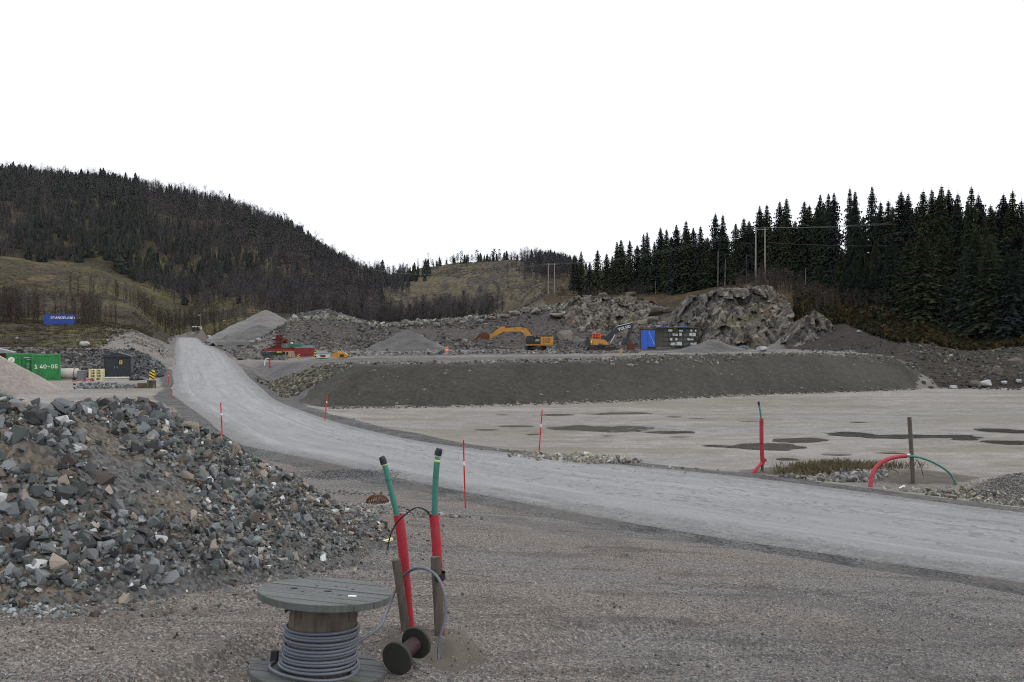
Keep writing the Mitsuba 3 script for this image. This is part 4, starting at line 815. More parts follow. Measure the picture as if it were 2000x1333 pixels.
def chevron(px, py, hgt, w, label, pole=0.0, yaw=0, dz=0.0):
    M = F(px, py, yaw, dz); root = thing('striped_sign', label, 'marker sign')
    if pole: part(root, 'leg', bx((0, .03, pole / 2), (.07, .05, pole), M), 'dark_steel')
    part(root, 'panel', bx((0, 0, pole + hgt / 2), (w, .03, hgt), M), 'sign_yellow')
    for k in range(3):
        z = pole + hgt * (k + .5) / 3; s = shapely.Polygon([(-w / 2, z + w * .16), (w / 2, z - w * .45), (w / 2, z - w * .45 + hgt / 6), (-w / 2, z + w * .16 + hgt / 6)]).intersection(shapely.box(-w / 2, pole, w / 2, pole + hgt))
        part(root, 'stripe', move(prism(list(s.exterior.coords)[:-1], .012), M @ np.array([[1, 0, 0, 0], [0, 1, 0, -.022], [0, 0, 1, 0], [0, 0, 0, 1.]])), 'black_mat')
M = F(296, 758, 10); r = thing('concrete_ring', 'concrete ring with pale top that carries the striped marker', 'concrete ring'); part(r, 'drum', move(trimesh.creation.cylinder(.34, .62, sections=28).apply_translation([0, 0, .31]), M), 'stave_mat', 30); part(r, 'top', move(trimesh.creation.cylinder(.37, .06, sections=28).apply_translation([0, 0, .65]), M), 'concrete_mat', 30)
chevron(297, 758, .72, .42, 'yellow and black striped marker standing on the concrete ring left of the road', 0.02, 8, .68)
M = F(280, 758, 5); solo('timber_block', 'dark timber beam lying left of the concrete ring', 'timber', bx((0, 0, .2), (.85, .35, .4), M, .03), 'post_mat'); M = F(266, 758); solo('boulder', 'pale flat boulder left of the dark timber beam', 'boulder', move(rock(rng, 14, (.4, .3, .25)), M @ np.array([[1, 0, 0, 0], [0, 1, 0, 0], [0, 0, 1, .15], [0, 0, 0, 1.]])), 'tan_stone')

def cone_pile(name, label, px, py, apx, apy, slope, mat, stretch=1.0, yaw=0.0, dy=0.0, cat='gravel pile', rr=0.8, g0=None):
    b = hit(px, py); a = at(apx, apy, b[1] + dy); g = G(a[0], a[1]); R0 = (a[2] - g) / slope; k = np.arange(24) * 2 * np.pi / 24; g = float(min(g, H(a[0] + np.cos(k) * R0 * stretch, a[1] + np.sin(k) * R0).min())) - .3 if g0 is None else g0; h = a[2] - g + 0.3; R = h / slope
    k, m = 64, 30; ang = np.arange(k) * 2 * np.pi / k; t = np.linspace(0, 1, m)
    rad = R * t[:, None] * (1 + 0 * ang)[None]; X = rad * np.cos(ang) * stretch; Y = rad * np.sin(ang); c, s = math.cos(yaw), math.sin(yaw)
    X, Y = X * c - Y * s, X * s + Y * c; Z = h * (1 - t)[:, None] + 0 * X; Z = np.where(t[:, None] < .06, h * (1 - .03 - t[:, None] * .5), Z)
    P = np.stack([X + a[0], Y + a[1], Z], -1); Z = Z + (meshkit.fbm(P * 0.5, 4, 51) - .5) * rr * np.minimum(1, t[:, None] * 3)
    V = np.c_[(X + a[0]).ravel(), (Y + a[1]).ravel(), (Z + g - 0.3).ravel()]
    i, j = np.meshgrid(np.arange(m - 1), np.arange(k), indexing='ij'); q = np.stack([i * k + j, (i + 1) * k + j, (i + 1) * k + (j + 1) % k, i * k + (j + 1) % k], -1).reshape(-1, 4)
    return solo(name, label, cat, (V, q), mat, True)
cone_pile('gravel_pile', 'smooth pinkish gravel pile at the left edge in front of the green containers', 40, 776, -140, 622, .62, 'pinkpile_mat', 1.0, 0, 5, rr=.35)
cone_pile('gravel_pile', 'tall pale grey gravel cone beside the far end of the road', 480, 668, 519, 604, .535, 'greypile_mat', 1.0, 0, 245 - hit(480, 668)[1], rr=1.2, g0=4.4)
cone_pile('gravel_pile', 'grey gravel cone on the quarry floor left of the yellow excavator', 800, 684, 795, 643, .56, 'darkpile_mat', 1.15, 0, -2, rr=1.0)
cone_pile('gravel_pile', 'low grey gravel pile between the two excavators', 1120, 682, 1125, 656, .55, 'darkpile_mat', 1.3, 0, 12, rr=1.0)
cone_pile('gravel_pile', 'dark gravel pile leaning against the right end of the tarp shed', 1395, 690, 1392, 662, .5, 'darkpile_mat', 1.5, 0, 14, rr=.8)
cone_pile('rock_pile', 'dark slate spoil heap at the right foot of the tall grey gravel cone', 470, 672, 506, 633, .42, 'darkpile_mat', 1.0, 0, 214 - hit(470, 672)[1], rr=2.2, g0=3.4)

# ------------------------------------------------------------------ rubble of the quarry
AVOID = [(*hit(1046, 686)[:2], 4.6), (*hit(1172, 686)[:2], 4.6), (*hit(1305, 683)[:2], 6.5), (*hit(566, 699)[:2], 5.5), (*hit(640, 700)[:2], 3.5)]
def field(name, label, n, u0, u1, y0, y1, smin, smax, cols, test=None, sink=0.15, dk=0.66, clump=0.0, cf=0.09):
    u = rng.uniform(u0, u1, n); y = rng.uniform(y0, y1, n) if not callable(y0) else y0(u) + (y1(u) - y0(u)) * rng.random(n); x = (u - 1000) / FOC * y; z = H(x, y)
    ok = np.ones(n, bool) if test is None else test(u, y, z); ok &= tC.query(np.c_[x, y])[0] - RW[tC.query(np.c_[x, y])[1]] > 0.3; 
    for a, b, r in AVOID: ok &= (x - a) ** 2 + ((y - b) * .8) ** 2 > r * r
    if clump: ok &= meshkit.fbm(np.c_[x * cf, y * cf, 0 * x], 3, int(n)) + .12 * rng.normal(size=len(x)) > clump
    x, y, z = x[ok], y[ok], z[ok]; k = len(x)
    s = np.exp(rng.uniform(math.log(smin), math.log(smax), k)) * np.where(rng.random(k) < .05, 1.5, 1); col = np.array(cols)[rng.integers(0, len(cols), k)] * rng.uniform(.5, 1.3, (k, 1)) * dk
    m, c = scatter(small, np.c_[x, y, z + s * sink], s[:, None] * rng.uniform(.6, 1.2, (k, 3)), rrot(rng, k), col); return stuff(name, label, 'rubble', m, 'piece_mat', False, color=c)
I = lambda xs, ys: (lambda u: np.interp(u, xs, ys))
field('quarry_rubble', 'grey blasted rock covering the quarry bank behind the excavators', 6200, 700, 1260, I([700, 1000, 1260], [178, 192, 180]), I([700, 1000, 1260], [232, 240, 226]), .14, .70, DARKG + DARKG + PALE[:1], clump=.40)
field('crest_rubble', 'pale olive blocks along the crest of the quarry bank', 2600, 560, 1290, I([560, 720, 900, 1000, 1070, 1150, 1290], [214, 214, 224, 226, 230, 228, 200]), I([560, 720, 900, 1000, 1070, 1150, 1290], [232, 236, 244, 246, 242, 240, 222]), .30, 1.0, OLIVE + PALE, dk=.85, clump=.36)
field('quarry_rubble', 'mixed brown and grey rubble behind the red crusher', 6000, 420, 740, I([420, 560, 740], [150, 168, 176]), I([420, 560, 740], [216, 236, 232]), .12, .55, OLIVE + GREY + DARKG, clump=.42, dk=.7)
field('quarry_rubble', 'bluish dark blasted rock below the grassy hump', 3600, 566, 730, 228, 270, .2, .6, [(.10, .108, .115), (.15, .158, .166), (.07, .075, .08), (.22, .225, .23)])
field('quarry_rubble', 'dark rock strewn at the foot of the tall grey gravel cone', 1700, 400, 480, I([400, 480], [185, 185]), I([400, 480], [250, 225]), .2, .7, [(.07, .078, .082), (.12, .13, .135), (.17, .18, .185)])
field('floor_rubble', 'pale broken stone on the quarry floor round the excavators', 7000, 640, 1250, I([640, 1250], [120, 120]), I([640, 1000, 1250], [182, 200, 190]), .10, .48, PALE + DARKG + GREY, clump=.42, dk=.8)
field('floor_rubble', 'broken stone between the road and the red crusher', 1800, 440, 560, 120, 172, .12, .6, PALE + GREY)
field('ledge_rubble', 'dark slate rubble on the ledge behind the containers and kiosk', 4600, -60, 334, 89.5, 99, .08, .42, [(.09, .098, .105), (.14, .148, .155), (.19, .195, .20), (.24, .22, .21), (.06, .065, .07)])
field('slate_pile', 'bluish slate rubble spilling right of the kiosk', 1500, 256, 332, 82, 97, .12, .42, [(.08, .092, .10), (.13, .145, .155), (.20, .21, .22), (.055, .06, .066)], sink=.3)
field('mound_rubble', 'pale rubble on the mound left of the far road', 1100, 205, 334, 118, 172, .08, .34, OLIVE + PALE, clump=.46, dk=.9)
field('bank_edge_stones', 'small stones along the crest of the dark embankment', 2600, 610, 1790, I([610, 900, 1200, 1500, 1700, 1790], [59.5, 59.6, 64, 72.6, 77.2, 79]), I([610, 900, 1200, 1500, 1700, 1790], [64, 64, 69, 78, 83, 85]), .05, .20, OLIVE + PALE[:3], dk=.8)
field('bank_foot_stones', 'small stones along the foot of the dark embankment', 1000, 640, 1800, I([640, 900, 1200, 1500, 1700, 1800], [52.5, 53.6, 57.6, 66, 70, 73.5]), I([640, 900, 1200, 1500, 1700, 1800], [54.2, 55.2, 59.2, 67.6, 71.8, 75.2]), .03, .14, OLIVE + PALE)
field('bank_end_riprap', 'rough olive stones armouring the left end of the embankment', 4200, 484, 640, I([484, 560, 640], [59, 54, 58.5]), I([484, 560, 640], [84, 76, 66]), .08, .30, OLIVE, dk=.72, test=lambda u, y, z: (z > .15) & (y > np.interp(u, [484, 540, 640], [60, 60, 60])))
field('far_right_rubble', 'dark rubble with pale stones at the right end of the embankment', 1500, 1770, 2120, I([1770, 1800, 2120], [78, 75, 71]), I([1770, 2120], [112, 94]), .06, .34, DARKG + OLIVE + PALE[:2], dk=.48)
field('gravel_spread', 'fine dark chippings scattered on the right slope', 600, 1560, 1830, I([1560, 1830], [100, 86]), I([1560, 1830], [135, 112]), .06, .25, DARKG, dk=.42)
patch_stones('verge_chips', 'dark chippings heaped at the right edge beyond the road', [(1985, 958, 1.1, 1.3, 1.0)], 4200, .012, .030, [(.085, .08, .082), (.11, .104, .104), (.065, .061, .062), (.14, .134, .13)])
patch_stones('slate_spill', 'low bluish slate spill in the yard behind the heap', [(215, 757, 2.6, 2.0, .7), (185, 752, 1.6, 1.2, .3)], 800, .06, .26, [(.11, .122, .13), (.16, .17, .18), (.22, .23, .235), (.08, .086, .09)])
patch_stones('dark_chippings', 'dark chippings heaped between the heap and the near road edge', [(690, 925, 1.3, .8, .7), (640, 932, .8, .5, .3)], 2600, .010, .03, [(.09, .095, .10), (.13, .135, .14), (.17, .175, .18), (.06, .062, .066)], sink=.3)
def boulder(px, py, w, h, mat, label, group=None, back=0.0):
    b = hit(px, py + h * .5); Y = b[1] + back; s = Y / FOC; m = rock(rng, 30, (w / 2 * s * 1.12, w / 2.4 * s, h / 2 * s * 1.15)); p = at(px, py, Y)
    solo('boulder', label, 'boulder', move(m, frame(p, (1, rng.uniform(-.3, .3), rng.uniform(-.25, .25)))), mat, False, group)
def nth(k): return f"{k}{'th' if 10 <= k % 100 <= 20 else {1: 'st', 2: 'nd', 3: 'rd'}.get(k % 10, 'th')}"
GB = 'boulders lying between the two rock faces'; GC = 'blocks on the crest of the quarry bank'; GL = 'boulders in a row left of the red crusher'
for k, (px, py, w, h) in enumerate(sorted([(1212, 613, 24, 14), (1241, 610, 24, 20), (1275, 625, 24, 13), (1255, 631, 22, 11), (1312, 624, 18, 12), (1298, 632, 16, 9), (1226, 630, 16, 9)])): boulder(px, py, w, h, 'tan_stone', f'tan boulder between the two rock faces, {nth(k + 1)} tan one from the left', GB)
for k, (px, py, w, h) in enumerate(sorted([(1262, 604, 20, 16), (1284, 608, 32, 22), (1303, 606, 18, 14), (1222, 621, 18, 11), (1268, 615, 16, 12)])): boulder(px, py, w, h, 'brown_stone', f'brown boulder between the two rock faces, {nth(k + 1)} brown one from the left', GB)
boulder(1215, 622, 14, 9, 'pale_stone', 'small pale boulder standing out below the tan ones above the second excavator'); boulder(1086, 617, 34, 10, 'tan_stone', 'long flat tan slab at the left foot of the left rock face')
boulder(1103, 659, 30, 30, 'tan_stone', 'big pointed tan block between the two excavators', back=4); boulder(1178, 577, 20, 11, 'brown_stone', 'reddish boulder on top of the left rock face'); boulder(1231, 577, 22, 14, 'brown_stone', 'dark boulder on the right top of the left rock face')
for k, (px, py, w, h) in enumerate(sorted([(1005, 612, 20, 9), (985, 617, 20, 7), (1046, 609, 18, 11), (1028, 606, 16, 11), (960, 621, 18, 7), (1062, 597, 10, 7), (940, 627, 14, 7), (905, 630, 14, 7), (880, 632, 12, 7), (852, 634, 14, 8), (820, 633, 13, 8), (802, 632, 12, 9), (1125, 623, 14, 9), (1150, 622, 14, 8)])): boulder(px, py, w, h, 'tan_stone', f'pale tan block on the crest of the quarry bank, {nth(k + 1)} counted from the left', GC)
for k, (px, py, w, h) in enumerate(sorted([(447, 667, 12, 9), (474, 668, 18, 10), (492, 668, 12, 8), (458, 669, 10, 8), (506, 664, 10, 7)])): boulder(px, py, w, h, 'pale_stone', f'grey boulder in the row left of the red crusher, {nth(k + 1)} from the left', GL)
boulder(536, 663, 8, 6, 'pale_stone', 'white boulder just left of the crusher tower', back=3); boulder(166, 673, 19, 11, 'pale_stone', 'white boulder on the grass slope above the kiosk'); boulder(33, 661, 6, 5, 'pale_stone', 'small white boulder on the dark slope above the left container')
boulder(631, 716, 8, 9, 'brown_stone', 'brown boulder on the left crest of the embankment'); boulder(610, 716, 7, 5, 'brown_stone', 'small brown boulder left of the other on the embankment crest')
boulder(1903, 750, 24, 15, 'brown_stone', 'brown boulder in the rubble at the right end of the flat yard'); boulder(1924, 749, 22, 14, 'pale_stone', 'white boulder beside the brown one in the right rubble'); boulder(1962, 748, 12, 8, 'pale_stone', 'small pale boulder at the right edge of the rubble'); boulder(1862, 756, 14, 7, 'pale_stone', 'pale stone left of the brown boulder in the right rubble'); boulder(1990, 745, 12, 8, 'pale_stone', 'pale stone at the right frame edge above the flat yard')
boulder(1946, 728, 22, 26, 'brown_stone', 'dark upright rock behind the white boulder at the right', back=3); boulder(1985, 712, 34, 26, 'brown_stone', 'mossy rock at the right frame edge below the spruces', back=4)
boulder(1488, 682, 22, 10, 'pale_stone', 'pale bluish slab leaning at the foot of the right rock face'); boulder(1452, 680, 16, 9, 'slate_stone', 'grey block left of the pale slab below the right rock face'); boulder(1460, 672, 12, 8, 'brown_stone', 'small brown block above the grey one below the right rock face')
boulder(1730, 637, 14, 6, 'tan_stone', 'reddish stone at the top of the dark earth slope'); boulder(1678, 648, 10, 4, 'pale_stone', 'pale stone on the dark earth slope'); boulder(1857, 695, 9, 5, 'pale_stone', 'pale stone on the right grey slope'); boulder(150, 665, 3, 3, 'pale_stone', 'tiny pale stone left of the white boulder above the kiosk')

# rock faces: blocky walls folded back onto the hill
def rock_face(name, line, seed, depth=3.0, seg=240, rows=72, block=2.4):
    """line: [(px, row top, row foot, Y foot, Y top)]"""
    a = np.array(line, float); u = np.linspace(a[0, 0], a[-1, 0], seg); rt, rf, yf, yt = (np.interp(u, a[:, 0], a[:, k]) for k in (1, 2, 3, 4))
    t = np.linspace(-.12, 1.25, rows); r = np.random.default_rng(seed)
    B = np.stack([(u - 1000) / FOC * yf, yf, EYE - (rf - 666.5) / FOC * yf], -1); Tp = np.stack([(u - 1000) / FOC * yt, yt, EYE - (rt - 666.5) / FOC * yt], -1)
    tt = np.minimum(t, 1)[:, None, None]; P = B[None] * (1 - tt) + Tp[None] * tt; over = np.maximum(t - 1, 0)[:, None]
    P[..., 1] += over * 26; P[..., 2] -= over * 5
    C = r.uniform(P.reshape(-1, 3).min(0), P.reshape(-1, 3).max(0), (int(np.ptp(P[..., 0]) * np.ptp(P[..., 2]) / block ** 2 * 4) + 30, 3)); w = np.array([1.0, .45, .30])
    tree = cKDTree(C * w); d, i = tree.query(P.reshape(-1, 3) * w + (meshkit.fbm(P.reshape(-1, 3) * .5, 3, seed)[:, None] - .5) * 1.6); off = r.uniform(-1, .8, len(C)) * depth * .5 + (r.random(len(C)) < .18) * 1.6; g = r.normal(size=(len(C), 3)) * [.42, .3, .16]
    D = off[i] + ((P.reshape(-1, 3) - C[i]) * g[i]).sum(1) * .8 + (meshkit.fbm(P.reshape(-1, 3) * [.9, .9, .5], 4, seed + 3) - .5) * .9
    Q = P.reshape(-1, 3); s1 = (Q[:, 0] * .93 - Q[:, 2] * .42) / 3.1 + (meshkit.fbm(Q * .11, 2, seed + 9) - .5) * 2.2; s2 = (Q[:, 0] * .9 + Q[:, 2] * .3) / 1.25 + (meshkit.fbm(Q * .2, 2, seed + 11) - .5) * 2; D += (s1 % 1 - .5) * 1.7 + (s2 % 1 - .5) * .55
    D = np.round(D / .85) * .85 * .72 + D * .28
    D = D.reshape(P.shape[:2]); fade = np.clip((t[:, None] + .12) * 6, 0, 1)
    P[..., 1] += D * fade; P[..., 2] += D * .16 * (t[:, None] > .1) * fade + (meshkit.fbm(P * [.5, .5, .5], 4, seed + 5) - .5) * 1.6 * (t[:, None] > .6)
    n = seg; i, j = np.meshgrid(np.arange(rows - 1), np.arange(seg - 1), indexing='ij'); q = np.stack([i * n + j, i * n + j + 1, (i + 1) * n + j + 1, (i + 1) * n + j], -1).reshape(-1, 4)
    struct(name, (P.reshape(-1, 3), q), 'cliff_mat', False)
rock_face('rock_face', [(1308, 628, 668, 168, 176), (1330, 592, 672, 165, 176), (1352, 577, 680, 162, 175), (1385, 574, 684, 158, 172), (1402, 566, 686, 155, 172), (1440, 562, 687, 153, 171), (1475, 558, 688, 151, 170), (1505, 560, 688, 150, 169), (1528, 572, 688, 149, 166), (1545, 600, 690, 148, 160), (1556, 640, 690, 148, 155)], 61)
rock_face('rock_face', [(1050, 612, 630, 228, 240), (1075, 596, 636, 224, 238), (1100, 588, 640, 221, 238), (1120, 578, 642, 219, 236), (1170, 577, 644, 217, 235), (1215, 579, 644, 215, 233), (1260, 583, 640, 213, 231), (1290, 594, 634, 211, 228), (1310, 606, 630, 209, 222)], 77, 2.2, 240, 48)
rock_face('rock_outcrop', [(1536, 668, 690, 138, 142), (1556, 640, 690, 137, 142), (1578, 616, 689, 136, 142), (1600, 611, 688, 135, 142), (1612, 618, 688, 134, 141), (1626, 634, 686, 133, 140), (1646, 664, 684, 132, 137)], 88, 2.0, 110, 44, 2.0)

# ------------------------------------------------------------------ machines and the tarp shed
def link(a, b, wa, wb, d, M, y=0.0):
    """a box beam in the side view from a=(x,z) to b, wa and wb tall, d deep"""
    a, b = np.array(a, float), np.array(b, float); t = (b - a) / np.linalg.norm(b - a); n = np.array([-t[1], t[0]])
    m = prism([tuple(a - n * wa / 2), tuple(b - n * wb / 2), tuple(b + n * wb / 2), tuple(a + n * wa / 2)], d); m.apply_translation([0, y, 0]); return move(m, M)
def rod(a, b, r, M, y=0.0): return tube([(M @ [a[0], y, a[1], 1])[:3], (M @ [b[0], y, b[1], 1])[:3]], r, 10)
def track(root, M, x0, x1, h, y, w):
    r = h / 2; n = 12; side = [(x0 + r - r * math.sin(t), r - r * math.cos(t)) for t in np.linspace(0, math.pi, n)] + [(x1 - r + r * math.sin(t), r + r * math.cos(t)) for t in np.linspace(0, math.pi, n)]
    m = prism(side[::-1], w); m.apply_translation([0, y, 0]); k = part(root, 'track', move(m, M), 'rubber_mat')
    L = x1 - x0 - 2 * r
    for i in range(int(L / .2)):
        for z in (-.012, h - .018): part(k, 'shoe', bx((x0 + r + i * .2 + .1, y, z + .015), (.15, w + .02, .06), M), 'dark_steel')
    for i in range(6): part(k, 'roller', move(trimesh.creation.cylinder(.16, w + .06, sections=14), M @ np.array([[1, 0, 0, x0 + r + L * (i + .5) / 6], [0, 0, 1, y], [0, 1, 0, r * .8], [0, 0, 0, 1.]])), 'rust_mat', 40)
def excavator_a():
    M = F(1046, 686, 0); U = M @ rotz(math.radians(66)); root = thing('excavator', 'yellow excavator with black cab reaching its bucket left over the rubble', 'excavator')
    for y in (-1.25, 1.25): track(root, U, -2.1, 2.1, 1.0, y, .62)
    part(root, 'undercarriage', bx((0, 0, .62), (2.2, 2.0, .5), U, .05), 'dark_steel'); part(root, 'turntable', move(trimesh.creation.cylinder(.75, .3, sections=24).apply_translation([0, 0, .98]), M), 'dark_steel')
    part(root, 'deck', bx((.75, 0, 1.22), (5.3, 2.8, .2), M, .03), 'yellow_paint')
    c = part(root, 'cab', move(prism([(-1.95, 1.33), (-.35, 1.33), (-.35, 3.0), (-1.75, 3.0), (-2.05, 2.2)], 1.0), M @ np.array([[1, 0, 0, 0], [0, 1, 0, -.9], [0, 0, 1, 0], [0, 0, 0, 1.]])), 'black_mat')
    part(c, 'side_window', bx((-.75, -1.41, 2.4), (.6, .02, .9), M), 'glass_mat'); part(c, 'side_window', bx((-1.45, -1.41, 2.4), (.6, .02, .9), M), 'glass_mat')
    s = part(root, 'side_panel', bx((.32, 0, 2.08), (1.3, 2.7, 1.5), M, .03), 'black_mat'); part(s, 'logo', text('CAT', .34, .32, -1.37, 2.15, M), 'white_mat', label='white logo on the black side panel')
    h = part(root, 'engine_hood', bx((2.22, 0, 2.1), (2.5, 2.8, 1.5), M, .06), 'yellow_paint')
    for i in range(4):
        for j in range(4): part(h, 'louvre', bx((1.5 + i * .38, -1.41, 1.72 + j * .24), (.3, .03, .11), M), 'kiosk_mat')
    part(root, 'hood_top', bx((2.1, 0, 3.0), (2.3, 2.3, .3), M, .05), 'black_mat'); part(root, 'counterweight_mark', bx((3.46, -1.0, 2.3), (.06, .5, .5), M), 'white_mat')
    b = part(root, 'boom', move(prism([(-.7, 1.7), (-.2, 2.2), (-1.0, 3.5), (-1.9, 4.55), (-3.0, 4.85), (-6.6, 4.5), (-6.75, 3.85), (-3.4, 3.95), (-2.2, 3.6), (-1.5, 2.7)], .7), M), 'yellow_paint')
    part(b, 'boom_ram', rod((-1.4, 2.0), (-2.6, 3.9), .11, M, -.45), 'yellow_paint'); part(b, 'boom_ram_rod', rod((-1.85, 2.75), (-2.75, 4.15), .065, M, -.45), 'chrome_mat')
    s = part(root, 'stick', move(prism([(-6.1, 4.95), (-6.9, 4.95), (-9.5, 2.95), (-9.4, 2.5), (-8.9, 2.55), (-6.4, 3.9)], .5), M), 'yellow_paint'); part(s, 'stick_ram', rod((-4.2, 4.85), (-6.3, 4.98), .1, M), 'dark_steel'); part(s, 'bucket_ram', rod((-6.9, 4.75), (-8.9, 3.6), .09, M), 'black_mat')
    o = prism([(-9.2, 2.6), (-9.3, 3.3), (-10.2, 3.75), (-11.2, 3.5), (-12.4, 2.2), (-12.0, 2.15), (-11.2, 2.7), (-10.3, 2.35), (-9.6, 2.1)], 1.7); bk = part(root, 'bucket', move(o, M), 'rust_mat')
    for i in range(5): part(bk, 'tooth', move(prism([(-12.3, 2.25), (-12.75, 1.85), (-12.2, 2.1)], .12).apply_translation([0, -.7 + i * .35, 0]), M), 'dark_steel')
excavator_a()
def excavator_b():
    M = F(1175, 686.5, 0); root = thing('excavator', 'yellow excavator with dark blue boom raised to the right before the tarp shed', 'excavator')
    for y in (-1.2, 1.2): track(root, M, -2.65, 2.65, .8, y, .6)
    part(root, 'undercarriage', bx((0, 0, .55), (2.4, 1.9, .5), M, .05), 'dark_steel'); part(root, 'turntable', move(trimesh.creation.cylinder(.7, .25, sections=24).apply_translation([0, 0, .9]), M), 'dark_steel')
    part(root, 'deck', bx((-.7, 0, 1.08), (4.3, 2.7, .22), M, .03), 'navy_steel')
    part(root, 'counterweight', move(prism([(-2.95, 1.0), (-2.25, 1.0), (-2.25, 2.35), (-2.85, 2.35), (-3.0, 1.9)], 2.6), M), 'navy_steel')
    h = part(root, 'engine_hood', move(prism([(-2.22, 1.2), (1.25, 1.2), (1.05, 1.6), (.4, 2.15), (-2.22, 2.35)], 2.7), M), 'yellow_paint'); part(h, 'logo', bx((-2.0, -1.37, 1.75), (.16, .02, .42), M), 'white_mat'); part(h, 'step', bx((-.35, -1.38, 1.32), (.6, .06, .22), M, .03), 'kiosk_side_mat')
    for x in (-1.75, -1.25, -.75, -.3): part(root, 'rail_post', rod((x, 2.3), (x, 3.3), .05, M, -1.0), 'orange_mat')
    for z in (2.8, 3.3): part(root, 'handrail', rod((-1.75, z), (-.3, z), .05, M, -1.0), 'orange_mat')
    part(root, 'top_box', bx((-1.0, .1, 2.75), (1.2, 1.2, .8), M, .05), 'maroon_paint')
    c = part(root, 'cab', move(prism([(-.35, 2.0), (1.35, 1.3), (1.3, 2.1), (.75, 3.1), (-.35, 3.1)], 1.0).apply_translation([0, .8, 0]), M), 'yellow_paint'); part(c, 'window', move(prism([(-.1, 2.3), (1.05, 2.1), (.68, 2.95), (-.1, 2.95)], .02).apply_translation([0, .28, 0]), M), 'glass_mat')
    b = part(root, 'boom', move(prism([(.5, 1.5), (1.1, 1.6), (2.2, 2.7), (3.1, 3.55), (5.6, 4.45), (5.65, 5.25), (2.9, 4.6), (1.6, 3.7), (.9, 2.9)], .65), M), 'navy_steel'); part(b, 'boom_edge', move(prism([(2.9, 4.62), (5.66, 5.27), (5.66, 5.37), (2.9, 4.72)], .6), M), 'bag_mat', label='pale upper edge of the boom')
    t = meshkit.text_mesh('VOLVO', .5, .015, True); t.apply_translation([-t.bounds[:, 0].mean(), -t.bounds[:, 1].mean(), 0]); A = np.eye(4); A[:3, :3] = trimesh.transformations.rotation_matrix(-math.radians(15), (0, 1, 0))[:3, :3]; A[:3, 3] = (4.15, -.34, 4.33); part(b, 'lettering', move(t, M @ A @ TXT), 'white_mat', label='white lettering on the boom')
    part(b, 'boom_ram', rod((1.6, 1.5), (2.45, 3.1), .09, M, -.45), 'chrome_mat')
    s = part(root, 'stick', move(prism([(5.2, 5.15), (5.85, 5.1), (5.75, 4.3), (4.75, 1.3), (4.25, 1.2), (4.15, 1.6), (5.0, 4.2)], .5), M), 'navy_steel'); part(s, 'stick_pin', rod((5.2, 3.6), (5.2, 3.61), .22, M, -.3), 'sign_yellow')
    part(root, 'bucket', move(prism([(4.4, 1.5), (5.6, 1.55), (6.0, 1.2), (6.05, .2), (5.6, .02), (4.9, .15), (4.75, .9)], 1.5), M), 'rust_mat')
excavator_b()
